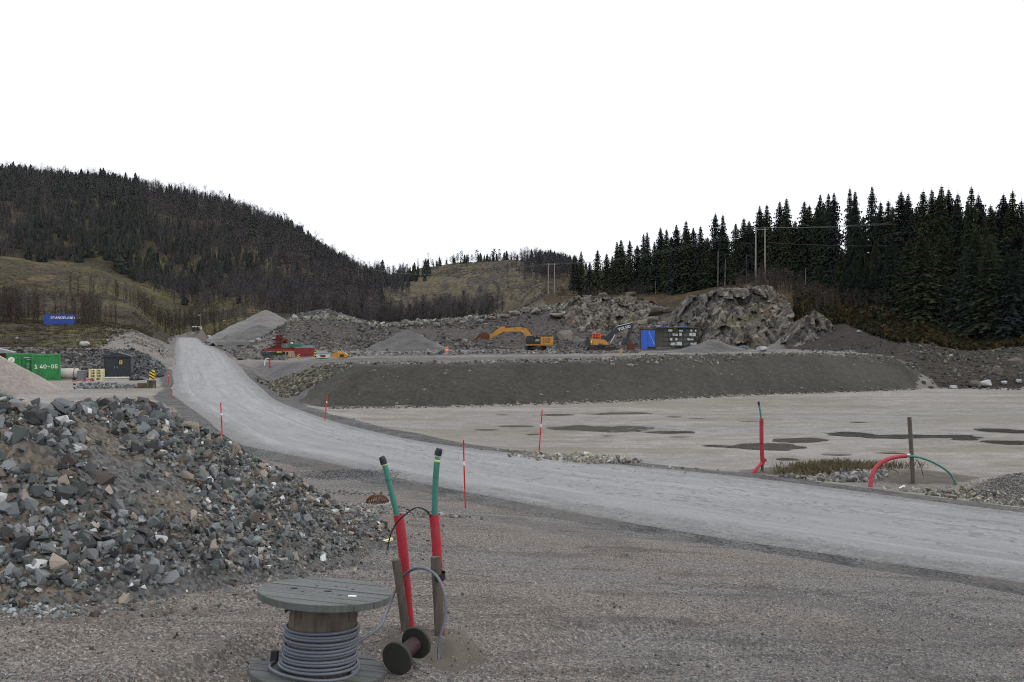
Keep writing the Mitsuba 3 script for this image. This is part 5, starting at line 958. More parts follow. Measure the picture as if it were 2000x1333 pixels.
def tarp_shed():
    M = F(1305, 683, -4); root = thing('tarp_shed', 'open timber shed hung with bright blue tarp below the right rock face', 'shed')
    part(root, 'end_post', bx((-5.35, 0, 2.0), (.22, .22, 4.0), M), 'shedwood_mat'); part(root, 'end_post', bx((-2.35, 0, 2.0), (.25, .25, 4.0), M), 'shedwood_mat')
    part(root, 'end_wall', bx((-3.85, .2, 1.95), (2.9, .1, 3.9), M), 'shedwood_mat')
    for k, (x0, x1, z0) in enumerate([(-5.15, -3.92, .05), (-3.88, -2.52, .5)]):
        n, m = 12, 10; X, Z = np.meshgrid(np.linspace(x0, x1, n), np.linspace(z0, 3.75, m)); Yy = -.08 - .10 * meshkit.fbm(np.stack([X * 1.6, Z * .5, 0 * X], -1), 3, 70 + k); V = np.c_[X.ravel(), Yy.ravel(), Z.ravel()]; V2 = V + [0, .012, 0]
        i, j = np.meshgrid(np.arange(m - 1), np.arange(n - 1), indexing='ij'); q = np.stack([i * n + j, i * n + j + 1, (i + 1) * n + j + 1, (i + 1) * n + j], -1).reshape(-1, 4); tm = trimesh.Trimesh(np.vstack([V, V2]), np.vstack([q[:, [0, 1, 2]], q[:, [0, 2, 3]], q[:, [0, 2, 1]] + n * m, q[:, [0, 3, 2]] + n * m]), process=False); part(root, 'blue_tarp', move(tm, M), 'tarp_mat', True)
    part(root, 'tarp_rope', rod((-3.7, 3.4), (-2.65, .9), .03, M, -.3), 'white_mat')
    part(root, 'middle_wall', bx((-1.6, .3, 2.2), (1.3, .12, 3.6), M), 'shedwood_mat')
    for x in (-.9, .0, .75, 2.0, 2.85, 4.1, 5.55): part(root, 'rack_post', bx((x, .35, 2.3), (.14, .14, 3.5), M), 'shedwood_mat')
    for z in (.75, 1.6, 2.5, 3.35): part(root, 'rack_shelf', bx((2.3, .3, z), (6.6, .3, .09), M), 'shedwood_mat')
    part(root, 'back_wall', bx((2.3, .50, 2.3), (6.7, .1, 3.6), M), 'rack_mat')
    for i, (x, z, w, h) in enumerate([(.4, 3.65, .9, .5), (1.05, 2.85, .4, .6), (.55, 1.95, .45, .55), (.9, 1.05, .9, .6), (1.6, 2.8, .5, .5), (2.35, 2.85, .55, .75), (1.55, 1.95, .4, .5), (2.1, 1.1, 1.15, .75), (2.4, 3.6, .8, .35), (4.3, 2.85, .6, .7), (4.95, 2.85, .65, .75), (3.9, 1.95, .55, .5), (4.5, 1.9, .6, .35), (4.5, 1.05, .7, .5), (5.15, 1.1, .5, .6), (4.4, 3.6, .35, .4), (5.2, 3.6, .3, .45)]):
        part(root, 'white_sheet', move(hull([(x + sx * w / 2 * rng.uniform(.8, 1), -.02 + sy * .1, z + sz * h / 2 * rng.uniform(.7, 1)) for sx in (-1, 1) for sy in (-1, 1) for sz in (-1, 1)]), M), 'bag_mat')
    part(root, 'roof', move(prism([(-5.75, 4.0), (5.9, 4.15), (5.9, 4.3), (-5.75, 4.15)], 3.4).apply_translation([0, 1.3, 0]), M), 'shedwood_mat')
    for x0, x1 in ((-2.2, .1), (1.5, 3.6)): part(root, 'roof_tarp', bx(((x0 + x1) / 2, .6, 4.28), (x1 - x0, 2.3, .12), M, .04), 'tarp_mat')
    for x in (-1.0, .9, 1.15): part(root, 'roof_branch', rod((x, 4.35), (x + .35, 3.2), .12, M, -.45), 'leaf_mat')
tarp_shed()
def crusher():
    M = F(566, 699, 0); s = M[1, 3] / 150.0; M = M @ np.diag([s, s, s, 1]); root = thing('rock_crusher', 'dark red mobile rock crusher with tower and green roofed hopper', 'crusher')
    part(root, 'hopper', move(prism([(1.25, .25), (3.9, .15), (4.1, 1.75), (1.1, 1.7)], 2.4), M), 'red_paint'); part(root, 'hopper_rim', bx((2.6, 0, 1.82), (3.1, 2.5, .12), M), 'teal_mat')
    for x in (1.9, 2.7, 3.4): part(root, 'hopper_rib', link((x, .3), (x - .5, 1.1), .12, .12, .1, M, -1.25), 'red_paint')
    part(root, 'green_cover', bx((1.1, .2, 2.1), (2.2, 1.9, .6), M, .05), 'darkgreen_paint'); part(root, 'pale_tray', bx((3.0, .1, 1.98), (1.5, 1.8, .18), M, .03), 'roof_grey')
    part(root, 'chassis', bx((-1.6, 0, 1.3), (5.6, 1.6, .35), M, .03), 'red_paint'); part(root, 'main_beam', link((-4.6, 1.35), (1.2, 1.6), .45, .35, 1.2, M), 'maroon_paint')
    part(root, 'conveyor', link((-4.9, 1.0), (-2.4, 1.95), .4, .5, 1.0, M), 'maroon_paint')
    part(root, 'lower_frame', bx((-2.2, 0, .55), (3.4, 1.6, .9), M, .05), 'black_mat'); track(root, M, -4.2, -1.2, .7, -.9, .4)
    part(root, 'tower', link((-2.0, 1.4), (-1.8, 4.0), .9, .55, .8, M), 'maroon_paint')
    for z, x0, x1 in ((2.5, -2.9, -.9), (3.2, -3.1, -1.1), (3.8, -2.4, -1.2)): part(root, 'tower_arm', rod((x0, z), (x1, z + .15), .14, M, -.3), 'maroon_paint')
    part(root, 'tower_motor', move(trimesh.creation.cylinder(.4, .7, sections=16), M @ np.array([[0, 0, 1, -.75], [1, 0, 0, -.2], [0, 1, 0, 3.0], [0, 0, 0, 1.]])), 'maroon_paint', 40); part(root, 'tower_head', bx((-1.85, 0, 3.6), (1.0, .9, .5), M, .1), 'maroon_paint')
    for x in (-.6, -.1, .4, .8): part(root, 'yellow_arm', link((x, .1), (x + .25, 1.1), .16, .16, .2, M, -1.0), 'yellow_paint')
    part(root, 'yellow_frame', bx((.1, -.9, 1.12), (1.9, .2, .14), M), 'yellow_paint'); part(root, 'yellow_plate', bx((-1.6, -.85, 1.0), (.9, .06, .18), M), 'sign_yellow'); part(root, 'lamp_housing', bx((.5, -.6, 2.55), (.4, .4, .35), M, .08), 'bag_mat')
crusher()
M = F(631, 700, 0); s = M[1, 3] / 150.0; M = M @ np.diag([s, s, s, 1]); r = thing('teal_skip', 'pale teal open skip with a dark red panel right of the red crusher', 'skip'); part(r, 'tub', move(prism([(-1.0, .05), (1.0, .05), (1.15, .8), (-1.1, .8)], 1.3), M), 'bag_mat'); part(r, 'rim', bx((.02, 0, .86), (2.4, 1.5, .12), M, .02), 'teal_mat'); part(r, 'red_panel', bx((.1, -.68, .4), (.9, .04, .4), M), 'red_paint')
M = F(666, 699.5, 0); s = M[1, 3] / 150.0; M = M @ np.diag([s, s, s, 1]); r = thing('orange_bucket', 'orange-yellow digger bucket lying at the edge of the quarry floor', 'bucket'); part(r, 'shell', move(prism([(-1.5, .1), (-.2, 0), (1.0, .1), (1.25, .55), (.7, .95), (-.8, 1.0), (-1.45, .75)], 1.2), M), 'yellow_paint'); part(r, 'opening', move(prism([(-.1, .2), (.55, .2), (.7, .6), (-.05, .65)], .03).apply_translation([0, -.62, 0]), M), 'black_mat'); part(r, 'lip', link((.9, .2), (1.6, .45), .16, .1, 1.1, M), 'yellow_paint')
chevron(582.5, 703.5, .72, .3, 'yellow and black marker in front of the red crusher', .05); chevron(616, 701, 1.0, .3, 'yellow and black marker between crusher and teal skip', .05); chevron(666, 698.5, .9, .26, 'yellow and black marker in front of the orange bucket', .05); chevron(1213, 693, .62, .26, 'yellow and black marker tilted before the second excavator', .05)
M = F(872.5, 693, 0); r = thing('orange_drum', 'bright orange plastic drum standing on the edge of the quarry floor', 'drum'); s = M[1, 3] / 110.0; part(r, 'body', move(trimesh.creation.revolve([(0, 0), (.17 * s, 0), (.2 * s, .3 * s), (.17 * s, .62 * s), (.19 * s, .9 * s), (.1 * s, 1.0 * s), (0, 1.0 * s)], sections=20), M), 'orange_mat', 40); part(r, 'band', move(trimesh.creation.cylinder(.21 * s, .1 * s, sections=20).apply_translation([0, 0, .6 * s]), M), 'white_mat', 40)
M = F(862, 693, 0); s = M[1, 3] / 110.0; solo('dark_sheet', 'crumpled dark sheet lying left of the orange drum', 'sheet', move(hull([(-.9 * s, 0, 0), (.5 * s, -.2, 0), (.5 * s, .3, 0), (.35 * s, 0, .6 * s), (-.3 * s, 0, .35 * s), (-.8 * s, .3, .12 * s)]), M), 'navy_steel')
def post_box():
    b = hit(527, 720); Y = b[1]; P = lambda x, y, d=0: at(x, y, Y + d); s = Y / FOC; root = thing('cabinet_on_post', 'dark cabinet on a red pipe with a white hose at the embankment end', 'cabinet')
    part(root, 'red_pipe', tube([P(527.5, 724), P(526, 700)], 1.5 * s, 14), 'red_pipe_mat', 40); c = P(519.5, 692.5, .1); part(root, 'cabinet', bx(c, (14 * s, 11 * s, 8.5 * s), None, .03), 'navy_steel'); part(root, 'bracket', tube([P(525, 696), P(526, 702)], 2.2 * s, 8), 'dark_steel'); part(root, 'cabinet_lid', bx(c + [0, 0, 4.6 * s], (15 * s, 12 * s, .9 * s), None, .01), 'grey_mat')
    part(root, 'white_hose', tube(spline([P(525.5, 701, -.1), P(521.5, 700.5, -.1), P(518.2, 704, -.1), P(517, 709, -.1), P(517, 715, -.1)], 16), 1.0 * s, 8), 'white_mat', True)
post_box()
# far left and the end of the road
MB = F(115, 634, 22); cb = shipping_container(MB @ np.array([[1, 0, 0, 0], [0, 1, 0, 0], [0, 0, 1, -.3], [0, 0, 0, 1.]]), 'blue container with white lettering half hidden by saplings on the left slope', 'blue_paint', L=2.44, W=6.06, doors=False); part(cb, 'lettering', text('STANGELAND', .52, .75, .02, 1.5, MB), 'white_mat', label='white lettering across the side')
M = F(383, 646.5, 10); r = thing('lorry', 'small dark lorry with pale roof parked at the far end of the road', 'lorry'); part(r, 'body', bx((0, 0, .9), (3.2, 1.8, .9), M, .1), 'navy_steel'); part(r, 'roof', bx((0, 0, 1.6), (3.0, 1.7, .35), M, .1), 'white_mat'); part(r, 'cab', bx((1.8, 0, 1.1), (.6, 1.7, 1.4), M, .1), 'white_mat')
for x in (-1.1, 1.2): part(r, 'wheel', move(trimesh.creation.cylinder(.4, 1.9, sections=16), M @ np.array([[1, 0, 0, x], [0, 0, 1, 0], [0, 1, 0, .4], [0, 0, 0, 1.]])), 'rubber_mat')
M = F(408, 647, 8); r = thing('white_hut', 'tiny white hut with rounded roof right of the far lamp post', 'hut'); part(r, 'wall', move(prism([(-.75, 0), (.75, 0), (.75, .9), (.35, 1.35), (-.35, 1.35), (-.75, .9)], 1.5), M), 'white_mat'); part(r, 'opening', bx((.0, -.76, .65), (.4, .03, .5), M), 'grey_mat')
def lamp(px, py, ty, label):
    b = hit(px, py); t = at(px, ty, b[1]); r = thing('lamp_post', label, 'lamp post'); part(r, 'pole', tube([b - [0, 0, .3], t], .09, 8), 'pole_mat', 40); part(r, 'lamp_head', bx(t + [-.35, 0, .02], (.9, .35, .2), None, .04), 'white_mat')
lamp(391, 647, 616, 'lamp post beside the lorry at the far end of the road'); lamp(440, 648, 627, 'lamp post half hidden behind the tall grey gravel cone')
M = F(718, 556, 12); r = thing('white_cabin', 'small white cabin alone on the brown hillside', 'cabin'); part(r, 'wall', bx((0, 0, 1.0), (2.4, 2.0, 2.0), M), 'white_mat'); part(r, 'roof', bx((0, 0, 2.08), (2.8, 2.4, .16), M), 'roof_grey')
def pole_pair(p, q, ty, yb, label, r=.16, arm=True):
    root = thing('power_pole', label, 'power pole'); out = []
    for px in (p, q):
        x = (px - 1000) / FOC * yb; b = np.array([x, yb, G(x, yb) - .5]); t = np.array([x - .0 * yb, yb, at(px, ty, yb)[2]]); out.append(t); part(root, 'pole', tube([b, t], np.array([r * 1.25, r]), 10), 'pole_mat', 40)
    a, b = out; d = b - a; part(root, 'crossarm', tube([a - d * .35 - [0, 0, .6], b + d * .35 - [0, 0, .6]], .09, 6), 'pole_mat')
    tops = [a - d * .3, (a + b) / 2, b + d * .3]
    for t in tops: part(root, 'insulator', tube([t - [0, 0, .6], t - [0, 0, .15]], .09, 8), 'dark_steel', 40)
    return [t - [0, 0, .12] for t in tops]
PA = pole_pair(1476, 1494, 444, 205, 'pair of power poles with crossarm above the right rock face'); PB = pole_pair(1071, 1083, 514, 352, 'pair of power poles at the left end of the spruce forest', .2); pole_pair(769, 776, 612, 455, 'small distant pair of power poles beyond the quarry crest', .2); PC = pole_pair(700, 707, 522, 620, 'far pair of power poles on the saddle above the white cabin', .25)
PE = [at(2110, 399, 150) + [0, 0, k * .55] for k in range(3)]
def wires(label, A, B, sag, n=3):
    for k in range(n):
        lab = label if n == 1 else ('left-hand ', 'middle ', 'right-hand ')[k] + label
        a, b = A[k], B[k]; t = np.linspace(0, 1, 40)[:, None]; solo('power_line', lab, 'power line', tube(a + (b - a) * t - np.array([0, 0, 1.0]) * sag * 4 * t * (1 - t), .032, 4), 'linewire_mat', True, None if n == 1 else 'power lines')
wires('power line running out of the picture to the right across the spruces', PA, PE, 1.4); wires('power line between the two pole pairs in front of the spruces', PB, PA, 2.5); wires('power line from the left pole pair up to the far saddle', PC, PB, 5)
wires('single low telephone line crossing the spruces at right', [PA[2] - [0, 0, 3.6]], [at(2110, 462, 150)], 1.2, 1)

# ------------------------------------------------------------------ trees
def spruce_mesh(seed, h=20.0, rad=3.0, bare=0.12):
    r = np.random.default_rng(seed); V, Fc = [], []
    z = h * bare
    while z < h * 0.985:
        f = (h - z) / (h * (1 - bare)); L0 = rad * min(f * 1.9, f ** 0.62 * .98) * r.uniform(.62, 1.2) + .10; nb = 8 if f > .25 else 6; a0 = r.uniform(0, 6.28)
        for k in range(nb):
            a = a0 + 6.283 * k / nb + r.normal() * .22; L = L0 * r.uniform(.65, 1.15); d = np.array([math.cos(a), math.sin(a), 0]); s = np.array([-d[1], d[0], 0]); droop = L * (.30 + .25 * f) * r.uniform(.6, 1.3); up = .12 * L if f < .3 else 0
            p = [np.array([0, 0, z]) + d * L * t + np.array([0, 0, -droop * t ** 1.4 + up * t * 1.6]) for t in (0, .35, .7, 1.0)]
            for i, (t0, t1) in enumerate(((0, 1), (1, 2), (2, 3))):
                w = (.20 + .10 * L) * (1.0, .95, .5)[i] * r.uniform(.7, 1.3)
                for sg in (-1, 1):
                    b = len(V); V += [p[t0], p[t1], p[t0] * .3 + p[t1] * .7 + s * sg * w * 1.5 + np.array([0, 0, -.28 * w - .10])]; Fc.append((b, b + 1, b + 2))
                b = len(V); V += [p[t0], p[t1], (p[t0] + p[t1]) / 2 + np.array([0, 0, -.42 - .35 * w * r.uniform(.6, 1.4)])]; Fc.append((b, b + 1, b + 2))
        z += h * r.uniform(.021, .031) * (.55 + .5 * f)
    for k in range(4): b = len(V); a = k * 1.57; V += [np.array([.07 * math.cos(a), .07 * math.sin(a), h * .96]), np.array([.07 * math.cos(a + 1.6), .07 * math.sin(a + 1.6), h * .96]), np.array([0, 0, h * 1.015])]; Fc.append((b, b + 1, b + 2))
    return trimesh.Trimesh(np.array(V), np.array(Fc), process=False), tube([(0, 0, -.8), (0, 0, h * .5), (0, 0, h * .97)], np.array([.24, .15, .03]), 7)
KINDS = []
for k, (rad, bare) in enumerate([(3.9, .10), (3.3, .16), (4.4, .08), (3.0, .20), (3.7, .05)]):
    c, t = spruce_mesh(100 + k, 20, rad, bare); key = f'spruce_kind_{"abcde"[k]}'; scene[key] = {'type': 'shapegroup', 'crown': mikit.ply(c, ('needle_mat', 'needle_green_mat', 'needle_blue_mat', 'needle_mat', 'needle_green_mat')[k]), 'trunk': mikit.ply(t, 'bark_mat', 40)}; KINDS.append(key)
def spruce(x, y, h, label, group, w=1.0, dz=0.0):
    key = thing('spruce_tree', label, 'spruce', group); s = h / 20.0
    scene[key] = {'type': 'instance', 'group': {'type': 'ref', 'id': KINDS[rng.integers(0, 5)]}, 'to_world': T().translate([x, y, G(x, y) + dz]).rotate([0, 0, 1], float(rng.uniform(0, 360))).scale([s * w, s * w, s])}
FRONT = I([1090, 1150, 1200, 1300, 1400, 1500, 1600, 1700, 1800, 1900, 2000, 2200], [350, 335, 310, 262, 238, 225, 205, 185, 165, 150, 138, 125])
TIPS = [(1120, 505), (1135, 490), (1152, 512), (1167, 487), (1185, 495), (1196, 499), (1205, 470), (1213, 467), (1230, 468), (1245, 478), (1257, 455), (1264, 452), (1278, 470), (1290, 443), (1302, 446), (1321, 437), (1340, 430), (1354, 443), (1368, 440), (1382, 462), (1397, 415), (1412, 417), (1437, 435), (1453, 425), (1463, 430), (1484, 400), (1498, 398), (1523, 392), (1536, 385), (1553, 430), (1571, 392), (1602, 378), (1618, 376), (1629, 374), (1660, 364), (1670, 370), (1686, 420), (1703, 362), (1720, 392), (1735, 390), (1760, 372), (1774, 376), (1790, 402), (1803, 370), (1820, 368), (1839, 360), (1853, 367), (1871, 375), (1897, 362), (1911, 378), (1935, 398), (1960, 377), (1978, 370), (1995, 388), (2030, 365), (2060, 372)]
SKY = I([a for a, _ in TIPS], [b for _, b in TIPS])
GT = 'spruces of the dense forest on the right'
for k, (px, py) in enumerate(TIPS):
    y = FRONT(px) + rng.uniform(-3, 5); x = (px - 1000) / FOC * y; h = at(px, py, y)[2] - G(x, y); spruce(x, y, h, f'tall dark spruce on the forest skyline, {nth(k + 1)} tip counted from the left end', 'tall spruces along the forest edge', rng.uniform(.85, 1.2) * min(1.25, 20 / h))
n = 0
while n < 150:
    px = rng.uniform(1095, 2120); y = FRONT(px) + rng.uniform(4, 60); x = (px - 1000) / FOC * y; top = SKY(px) + rng.uniform(12, 60); h = at(px, top, y)[2] - G(x, y)
    if h > 8: spruce(x, y, h, 'dark spruce standing within the dense forest on the right', GT, rng.uniform(.9, 1.4) * min(1.6, 20 / h)); n += 1
n = 0
while n < 92:
    px = rng.uniform(1590, 2130); y = np.interp(px, [1590, 1700, 1800, 1900, 2000, 2130], [186, 162, 130, 113, 107, 104]) + rng.uniform(0, 30); x = (px - 1000) / FOC * y; h = rng.uniform(5, 13) * np.interp(px, [1590, 1800], [.6, 1.2])
    top = 666.5 - (G(x, y) + h - EYE) * FOC / y
    if top > 445: spruce(x, y, h, 'lower spruce in front of the tall forest at the right', 'lower spruces at the forest front', rng.uniform(1.2, 1.8)); n += 1
for k, (px, t, b) in enumerate(sorted([(1711, 492, 552), (1728, 490, 550), (1402, 500, 570), (1416, 520, 572), (1280, 535, 560), (1677, 520, 556), (1573, 510, 545), (1458, 515, 570)])):
    y = FRONT(px) - 4; x = (px - 1000) / FOC * y; solo('bare_trunk', f'pale bare trunk showing at the dark forest edge, {nth(k + 1)} from the left', 'tree trunk', tube([(x, y, G(x, y) - .5), (x + .1, y, G(x, y) + (b - t) / FOC * y)], np.array([.17, .09]), 8), 'palebark_mat', 40, 'pale trunks at the forest edge')
def birch_base(seed, n=46):
    r = np.random.default_rng(seed); V, Fc = [], []
    def tri(a, b, w):
        d = b - a; s = np.cross(d, r.normal(size=3)); s /= np.linalg.norm(s) + 1e-9; k = len(V); V.extend([a - s * w, a + s * w, b]); Fc.append((k, k + 1, k + 2))
    for q in range(3): tri(np.array([0, 0, -.03]), np.array([r.normal() * .03, r.normal() * .03, .97]), .011)
    for i in range(n):
        z = r.uniform(.18, .85); a = r.uniform(0, 6.28); L = r.uniform(.16, .34) * (1.15 - z); st = np.array([0, 0, z]); e = st + np.array([math.cos(a) * L, math.sin(a) * L, L * r.uniform(.5, 1.5)]); tri(st, e, .006)
        for j in range(2): q = st + (e - st) * r.uniform(.3, .8); tri(q, q + np.array([r.normal() * .06, r.normal() * .06, r.uniform(.05, .13)]), .0055)
    return trimesh.Trimesh(np.array(V), np.array(Fc), process=False)
def spruce_low(seed, tiers=7):
    r = np.random.default_rng(seed); V, Fc = [], []
    for t in range(tiers):
        z = .05 + .95 * t / tiers; zt = min(1.0, z + 1.9 / tiers); R = .17 * (1 - t / tiers) ** .8 + .012; k = 7; a0 = r.uniform(0, 6.28)
        for i in range(k):
            a, b = a0 + 6.283 * (i - .45) / k, a0 + 6.283 * (i + .45) / k; R1 = R * r.uniform(.7, 1.25); o = len(V); V += [np.array([R1 * math.cos(a), R1 * math.sin(a), z + r.uniform(-.02, .02)]), np.array([R1 * math.cos(b), R1 * math.sin(b), z - r.uniform(0, .04)]), np.array([0, 0, zt])]; Fc.append((o, o + 1, o + 2))
    return trimesh.Trimesh(np.array(V), np.array(Fc), process=False)
def pine_base(seed):
    r = np.random.default_rng(seed); V, Fc = [], []
    for q in range(3): k = len(V); V += [np.array([-.012, 0, -.03]), np.array([.012, .004 * q, -.03]), np.array([0, 0, .95])]; Fc.append((k, k + 1, k + 2))
    for i in range(120):
        z = r.uniform(.22, 1.0); w = .20 * math.sqrt(max(0.02, (1.03 - z))) * (.5 + z * .6); c = np.array([r.normal() * w, r.normal() * w, z]); k = len(V); V += [c + r.normal(size=3) * .045 for _ in range(3)]; Fc.append((k, k + 1, k + 2))
    return trimesh.Trimesh(np.array(V), np.array(Fc), process=False)
BIR = [birch_base(200 + k) for k in range(5)]; BIRL = [birch_base(230 + k, 14) for k in range(5)]; SPL = [spruce_low(300 + k) for k in range(5)]; PIN = [pine_base(400 + k) for k in range(4)]
def zr(n):
    a = rng.uniform(0, 6.28, n); R = np.zeros((n, 3, 3)); R[:, 0, 0] = R[:, 1, 1] = np.cos(a); R[:, 1, 0] = np.sin(a); R[:, 0, 1] = -np.sin(a); R[:, 2, 2] = 1; return R
def wood_of(name, label, bases, x, y, h, cols, wide=1.0):
    n = len(x); c = np.array(cols)[rng.integers(0, len(cols), n)] * rng.uniform(.75, 1.25, (n, 1)); m, cc = scatter(bases, np.c_[x, y, H(x, y)], np.c_[h * wide, h * wide, h], zr(n), c); return stuff(name, label, 'forest', m, 'twig_mat', False, color=cc)
BC = [(.066, .062, .070), (.056, .053, .061), (.078, .072, .080), (.050, .046, .050), (.066, .056, .058)]; SC = [(.026, .034, .028), (.032, .040, .032), (.022, .030, .028)]
def left_forest():
    n = 15000; y = np.sqrt(rng.uniform(400 ** 2, 885 ** 2, n)); u = rng.uniform(-160, 748, n); x = (u - 1000) / FOC * y
    low = np.interp(u, [-160, 0, 200, 300, 420, 500, 650, 740, 775], [470, 480, 515, 490, 470, 422, 412, 420, 520])
    f = meshkit.fbm(np.c_[x * .02, y * .02, 0 * x], 4, 91); ok = (y > low + (f - .5) * 60) & ((u < 700) | (y > 520) | (f > .5)); x, y, u, f = x[ok], y[ok], u[ok], f[ok]
    ps = np.clip(-.02 + (y - 600) / 900 + (u < 280) * .28 + (f - .5) * 1.8, .03, .75); sp = rng.random(len(x)) < ps
    wood_of('birch_forest', 'bare purple-grey birch forest covering the left hill', BIRL, x[~sp], y[~sp], np.exp(rng.normal(2.2, .25, (~sp).sum())), BC, 1.3)
    wood_of('spruce_forest', 'dark spruces scattered through the forest of the left hill', SPL, x[sp], y[sp], np.exp(rng.normal(2.0, .28, sp.sum())), SC, 1.4)
left_forest()
def more_woods():
    u = rng.uniform(585, 985, 520); y = rng.uniform(330, 470, 520); ok = (y > np.interp(u, [585, 700, 985], [300, 330, 345])) & (rng.random(520) < np.interp(u, [585, 640, 900, 985], [.6, 1, 1, .25])); u, y = u[ok], y[ok]
    wood_of('birch_thicket', 'bare grey birches in the valley behind the quarry crest', BIR, (u - 1000) / FOC * y, y, rng.uniform(8, 15, len(u)), [(.085, .075, .080), (.066, .060, .066), (.10, .09, .092), (.055, .05, .05)], .9)
    u = rng.uniform(640, 960, 46); y = rng.uniform(320, 380, 46); wood_of('young_spruces', 'young dark spruces among the birches behind the quarry crest', SPL, (u - 1000) / FOC * y, y, rng.uniform(3, 7, 46), SC, 1.3)
    u = 1075 + 30 * rng.normal(size=260); y = rng.uniform(560, 720, 260); wood_of('birch_wood', 'bare birches and spruces on the right shoulder of the brown hill', BIR, (u - 1000) / FOC * y, y, rng.uniform(7, 13, 260), BC, 1.1)
    u = 1085 + 24 * rng.normal(size=90); y = rng.uniform(600, 725, 90); wood_of('spruce_wood', 'spruces on the right shoulder of the brown hill', SPL, (u - 1000) / FOC * y, y, rng.uniform(6, 12, 90), SC, 1.2)
    u = rng.uniform(735, 800, 150); y = rng.uniform(560, 720, 150); wood_of('birch_wood', 'bare birches round the saddle between the hills', BIR, (u - 1000) / FOC * y, y, rng.uniform(6, 11, 150), [(.08, .078, .088), (.06, .06, .07)], .9)
    u = rng.uniform(738, 840, 60); y = rng.uniform(590, 700, 60); wood_of('spruce_wood', 'dark spruces round the saddle between the hills', SPL, (u - 1000) / FOC * y, y, rng.uniform(5, 9, 60), SC, 1.3)
    for lab, u0, u1, y0, y1, n, h0, h1 in [('bare saplings left of the blue container', -40, 82, 201, 232, 150, 5, 10), ('bare saplings right of the blue container', 136, 205, 192, 222, 70, 5, 9), ('low bare scrub behind the far end of the road', 215, 480, 345, 400, 420, 6, 10), ('bare scrub in front of the spruces below the power poles', 1440, 1560, 178, 196, 130, 2, 5), ('bare scrub between the rock face and the spruces', 1150, 1330, 268, 290, 160, 2, 4.5), ('reddish scrub on the right slope', 1540, 1760, 160, 185, 260, 1.5, 4)]:
        u = (u0 + u1) / 2 + (u1 - u0) * .34 * rng.normal(size=n); y = rng.uniform(y0, y1, n); h0 = h0 * .6; wood_of('scrub', lab, BIRL, (u - 1000) / FOC * y, y, rng.uniform(h0, h1, n), [(.07, .062, .055), (.055, .048, .044), (.085, .06, .05), (.06, .058, .048)], 1.0 if h1 > 5 else 1.6)
    x = []; u = rng.uniform(1560, 2100, 900); y = np.interp(u, [1560, 1650, 1740, 1800, 1900, 2000, 2100], [166, 156, 124, 112, 106, 106, 104]) + rng.uniform(0, 45, 900); blob = [rock(rng, 12, (1, 1, .8)) for _ in range(4)]
    k = 7500; uu = rng.uniform(1550, 2100, k); yy = np.interp(uu, [1550, 1650, 1740, 1800, 1900, 2000, 2100], [156, 142, 112, 104, 101, 101, 100]) + rng.exponential(17, k); xx = (uu - 1000) / FOC * yy; leaf = trimesh.Trimesh([(-.5, 0, 0), (.5, 0, .1), (.1, .3, 1), (-.3, -.4, .8)], [(0, 1, 2), (0, 2, 3)], process=False)
    m, c = scatter([leaf], np.c_[xx, yy, H(xx, yy)], np.c_[rng.uniform(.4, 1.0, k), rng.uniform(.4, 1.0, k), rng.uniform(.2, .8, k)], zr(k), np.array([(.026, .028, .014), (.036, .030, .016), (.060, .040, .018), (.022, .019, .013), (.020, .026, .015)])[rng.integers(0, 5, k)]); stuff('heather', 'dark heather and rusty grass on the right slope', 'heather', m, 'twig_mat', False, color=c)
more_woods()
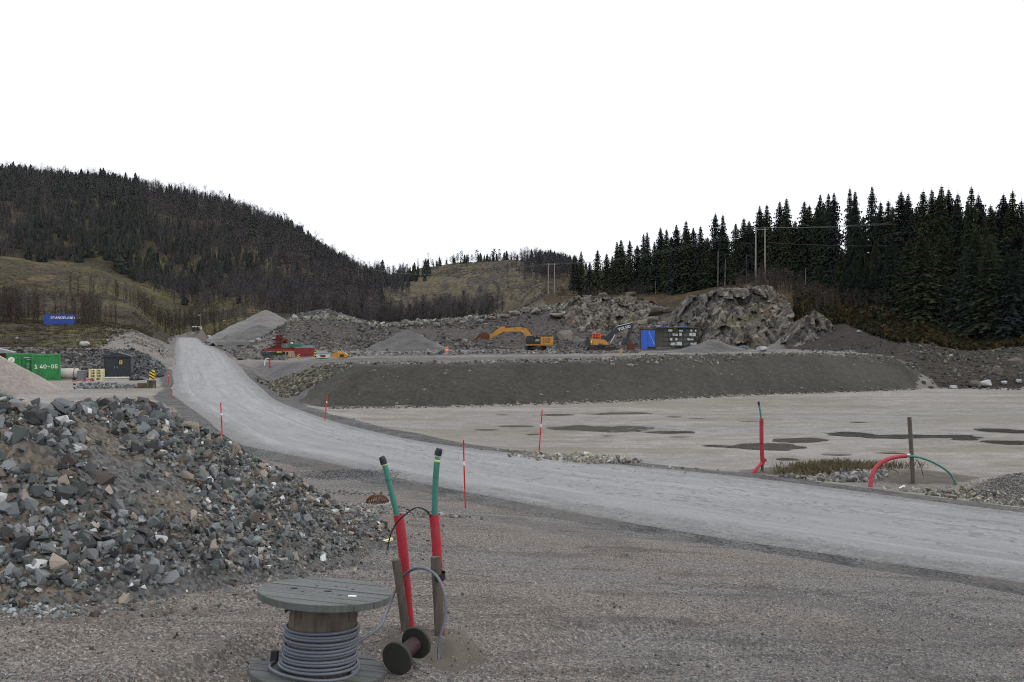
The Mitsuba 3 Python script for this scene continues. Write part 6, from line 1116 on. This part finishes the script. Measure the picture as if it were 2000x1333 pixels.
def ground_cover():
    leaf = trimesh.Trimesh(sum([[(-.05 + .2 * math.cos(a), .2 * math.sin(a), -.05), (.09 + .2 * math.cos(a), .2 * math.sin(a), -.05), (.62 * math.cos(a), .62 * math.sin(a), 1.0 + .25 * math.sin(3 * a))] for a in (0, 1.1, 2.3, 3.4, 4.4, 5.5)], []), [(3 * i, 3 * i + 1, 3 * i + 2) for i in range(6)], process=False)
    for name, lab, n, u0, u1, y0, y1, s0, s1, cols, cl in [
        ('heather', 'dark heather and grass clumps on the slope above the containers', 9000, -80, 330, 122, 215, .15, .6, [(.038, .030, .021), (.032, .027, .019), (.05, .043, .026), (.056, .053, .026), (.044, .034, .023)], .42),
        ('heather', 'tufts of grass and heather on the meadow below the left forest', 12000, -80, 560, 205, 520, .3, 1.1, [(.05, .042, .024), (.04, .034, .022), (.068, .06, .028), (.058, .046, .026)], .46),
        ('felled_brush', 'brown brush and stumps covering the felled hill', 13000, 690, 1115, 300, 705, .4, 1.5, [(.078, .064, .044), (.058, .048, .038), (.105, .088, .056), (.05, .045, .038)], .47)]:
        u = rng.uniform(u0, u1, n); y = np.sqrt(rng.uniform(y0 ** 2, y1 ** 2, n)); x = (u - 1000) / FOC * y
        ok = (meshkit.fbm(np.c_[x * .035, y * .035, 0 * x], 4, n) + .1 * rng.normal(size=n) > cl) & (tC.query(np.c_[x, y])[0] > 9); ok &= ~((name == 'heather') & (y < 205) & (u > 200 + (y - 122) * 1.3)); x, y = x[ok], y[ok]; k = len(x); s = rng.uniform(s0, s1, k)
        m, c = scatter([leaf], np.c_[x, y, H(x, y) - .05], np.c_[s * 1.5, s * 1.5, s * rng.uniform(.4, .8, k)], zr(k), np.array(cols)[rng.integers(0, len(cols), k)] * rng.uniform(.7, 1.3, (k, 1))); stuff(name, lab, 'ground cover', m, 'twig_mat', False, color=c)
    n = 150; u = rng.uniform(800, 1060, n); y = 700 + rng.normal(size=n) * 7; wood_of('birch_wood', 'thin bare trees along the skyline of the brown hill', BIRL, (u - 1000) / FOC * y, y, np.exp(rng.normal(1.75, .35, n)), [(.07, .07, .08), (.055, .055, .062)], 1.1)
    n = 34; u = 925 + 55 * rng.normal(size=n); y = 701 + rng.normal(size=n) * 5; wood_of('spruce_wood', 'small spruces along the skyline of the brown hill', SPL, (u - 1000) / FOC * y, y, np.exp(rng.normal(1.7, .3, n)), SC, 1.5)
ground_cover()
PK = []
for k in range(3):
    key = f'pine_kind_{"abc"[k]}'; m = PIN[k]; scene[key] = {'type': 'shapegroup', 'crown': mikit.ply(trimesh.Trimesh(m.vertices[9:], np.asarray(m.faces[3:]) - 9, process=False), 'needle_mat'), 'trunk': mikit.ply(trimesh.Trimesh(m.vertices[:9], m.faces[:3], process=False), 'bark_mat')}; PK.append(key)
for k, (px, top) in enumerate(sorted([(858, 504), (872, 505), (885, 498), (893, 495), (901, 490), (912, 503), (922, 497), (931, 488), (938, 495), (952, 496), (962, 491), (965, 487), (975, 487), (984, 497), (990, 494), (1006, 503), (1022, 503), (1031, 503), (845, 512), (830, 512), (1040, 505), (946, 500), (915, 505), (998, 500), (880, 507)])):
    y = 702 + rng.uniform(-4, 4); x = (px - 1000) / FOC * y; g = G(x, y); h = max(6.0, at(px, top, y)[2] - g); key = thing('pine_tree', f'small pine on the skyline of the brown hill, {nth(k + 1)} counted from the left', 'pine', 'pines along the skyline of the brown hill')
    scene[key] = {'type': 'instance', 'group': {'type': 'ref', 'id': PK[rng.integers(0, 3)]}, 'to_world': T().translate([x, y, g]).rotate([0, 0, 1], float(rng.uniform(0, 360))).scale([h * .8, h * .8, h])}

# ------------------------------------------------------------------ the damp air
scene['damp_air'] = {'type': 'homogeneous', 'albedo': 0.95, 'sigma_t': 2.0e-5}
scene['haze'] = {'type': 'cube', 'to_world': T().translate([0, 490, 96.5]).scale([780, 530, 98.1]), 'bsdf': {'type': 'null'}, 'interior': {'type': 'ref', 'id': 'damp_air'}}
labels['haze'] = {'label': 'thin damp air veiling the far hills', 'category': 'haze', 'kind': 'stuff'}
scene['camera']['medium'] = {'type': 'ref', 'id': 'damp_air'}
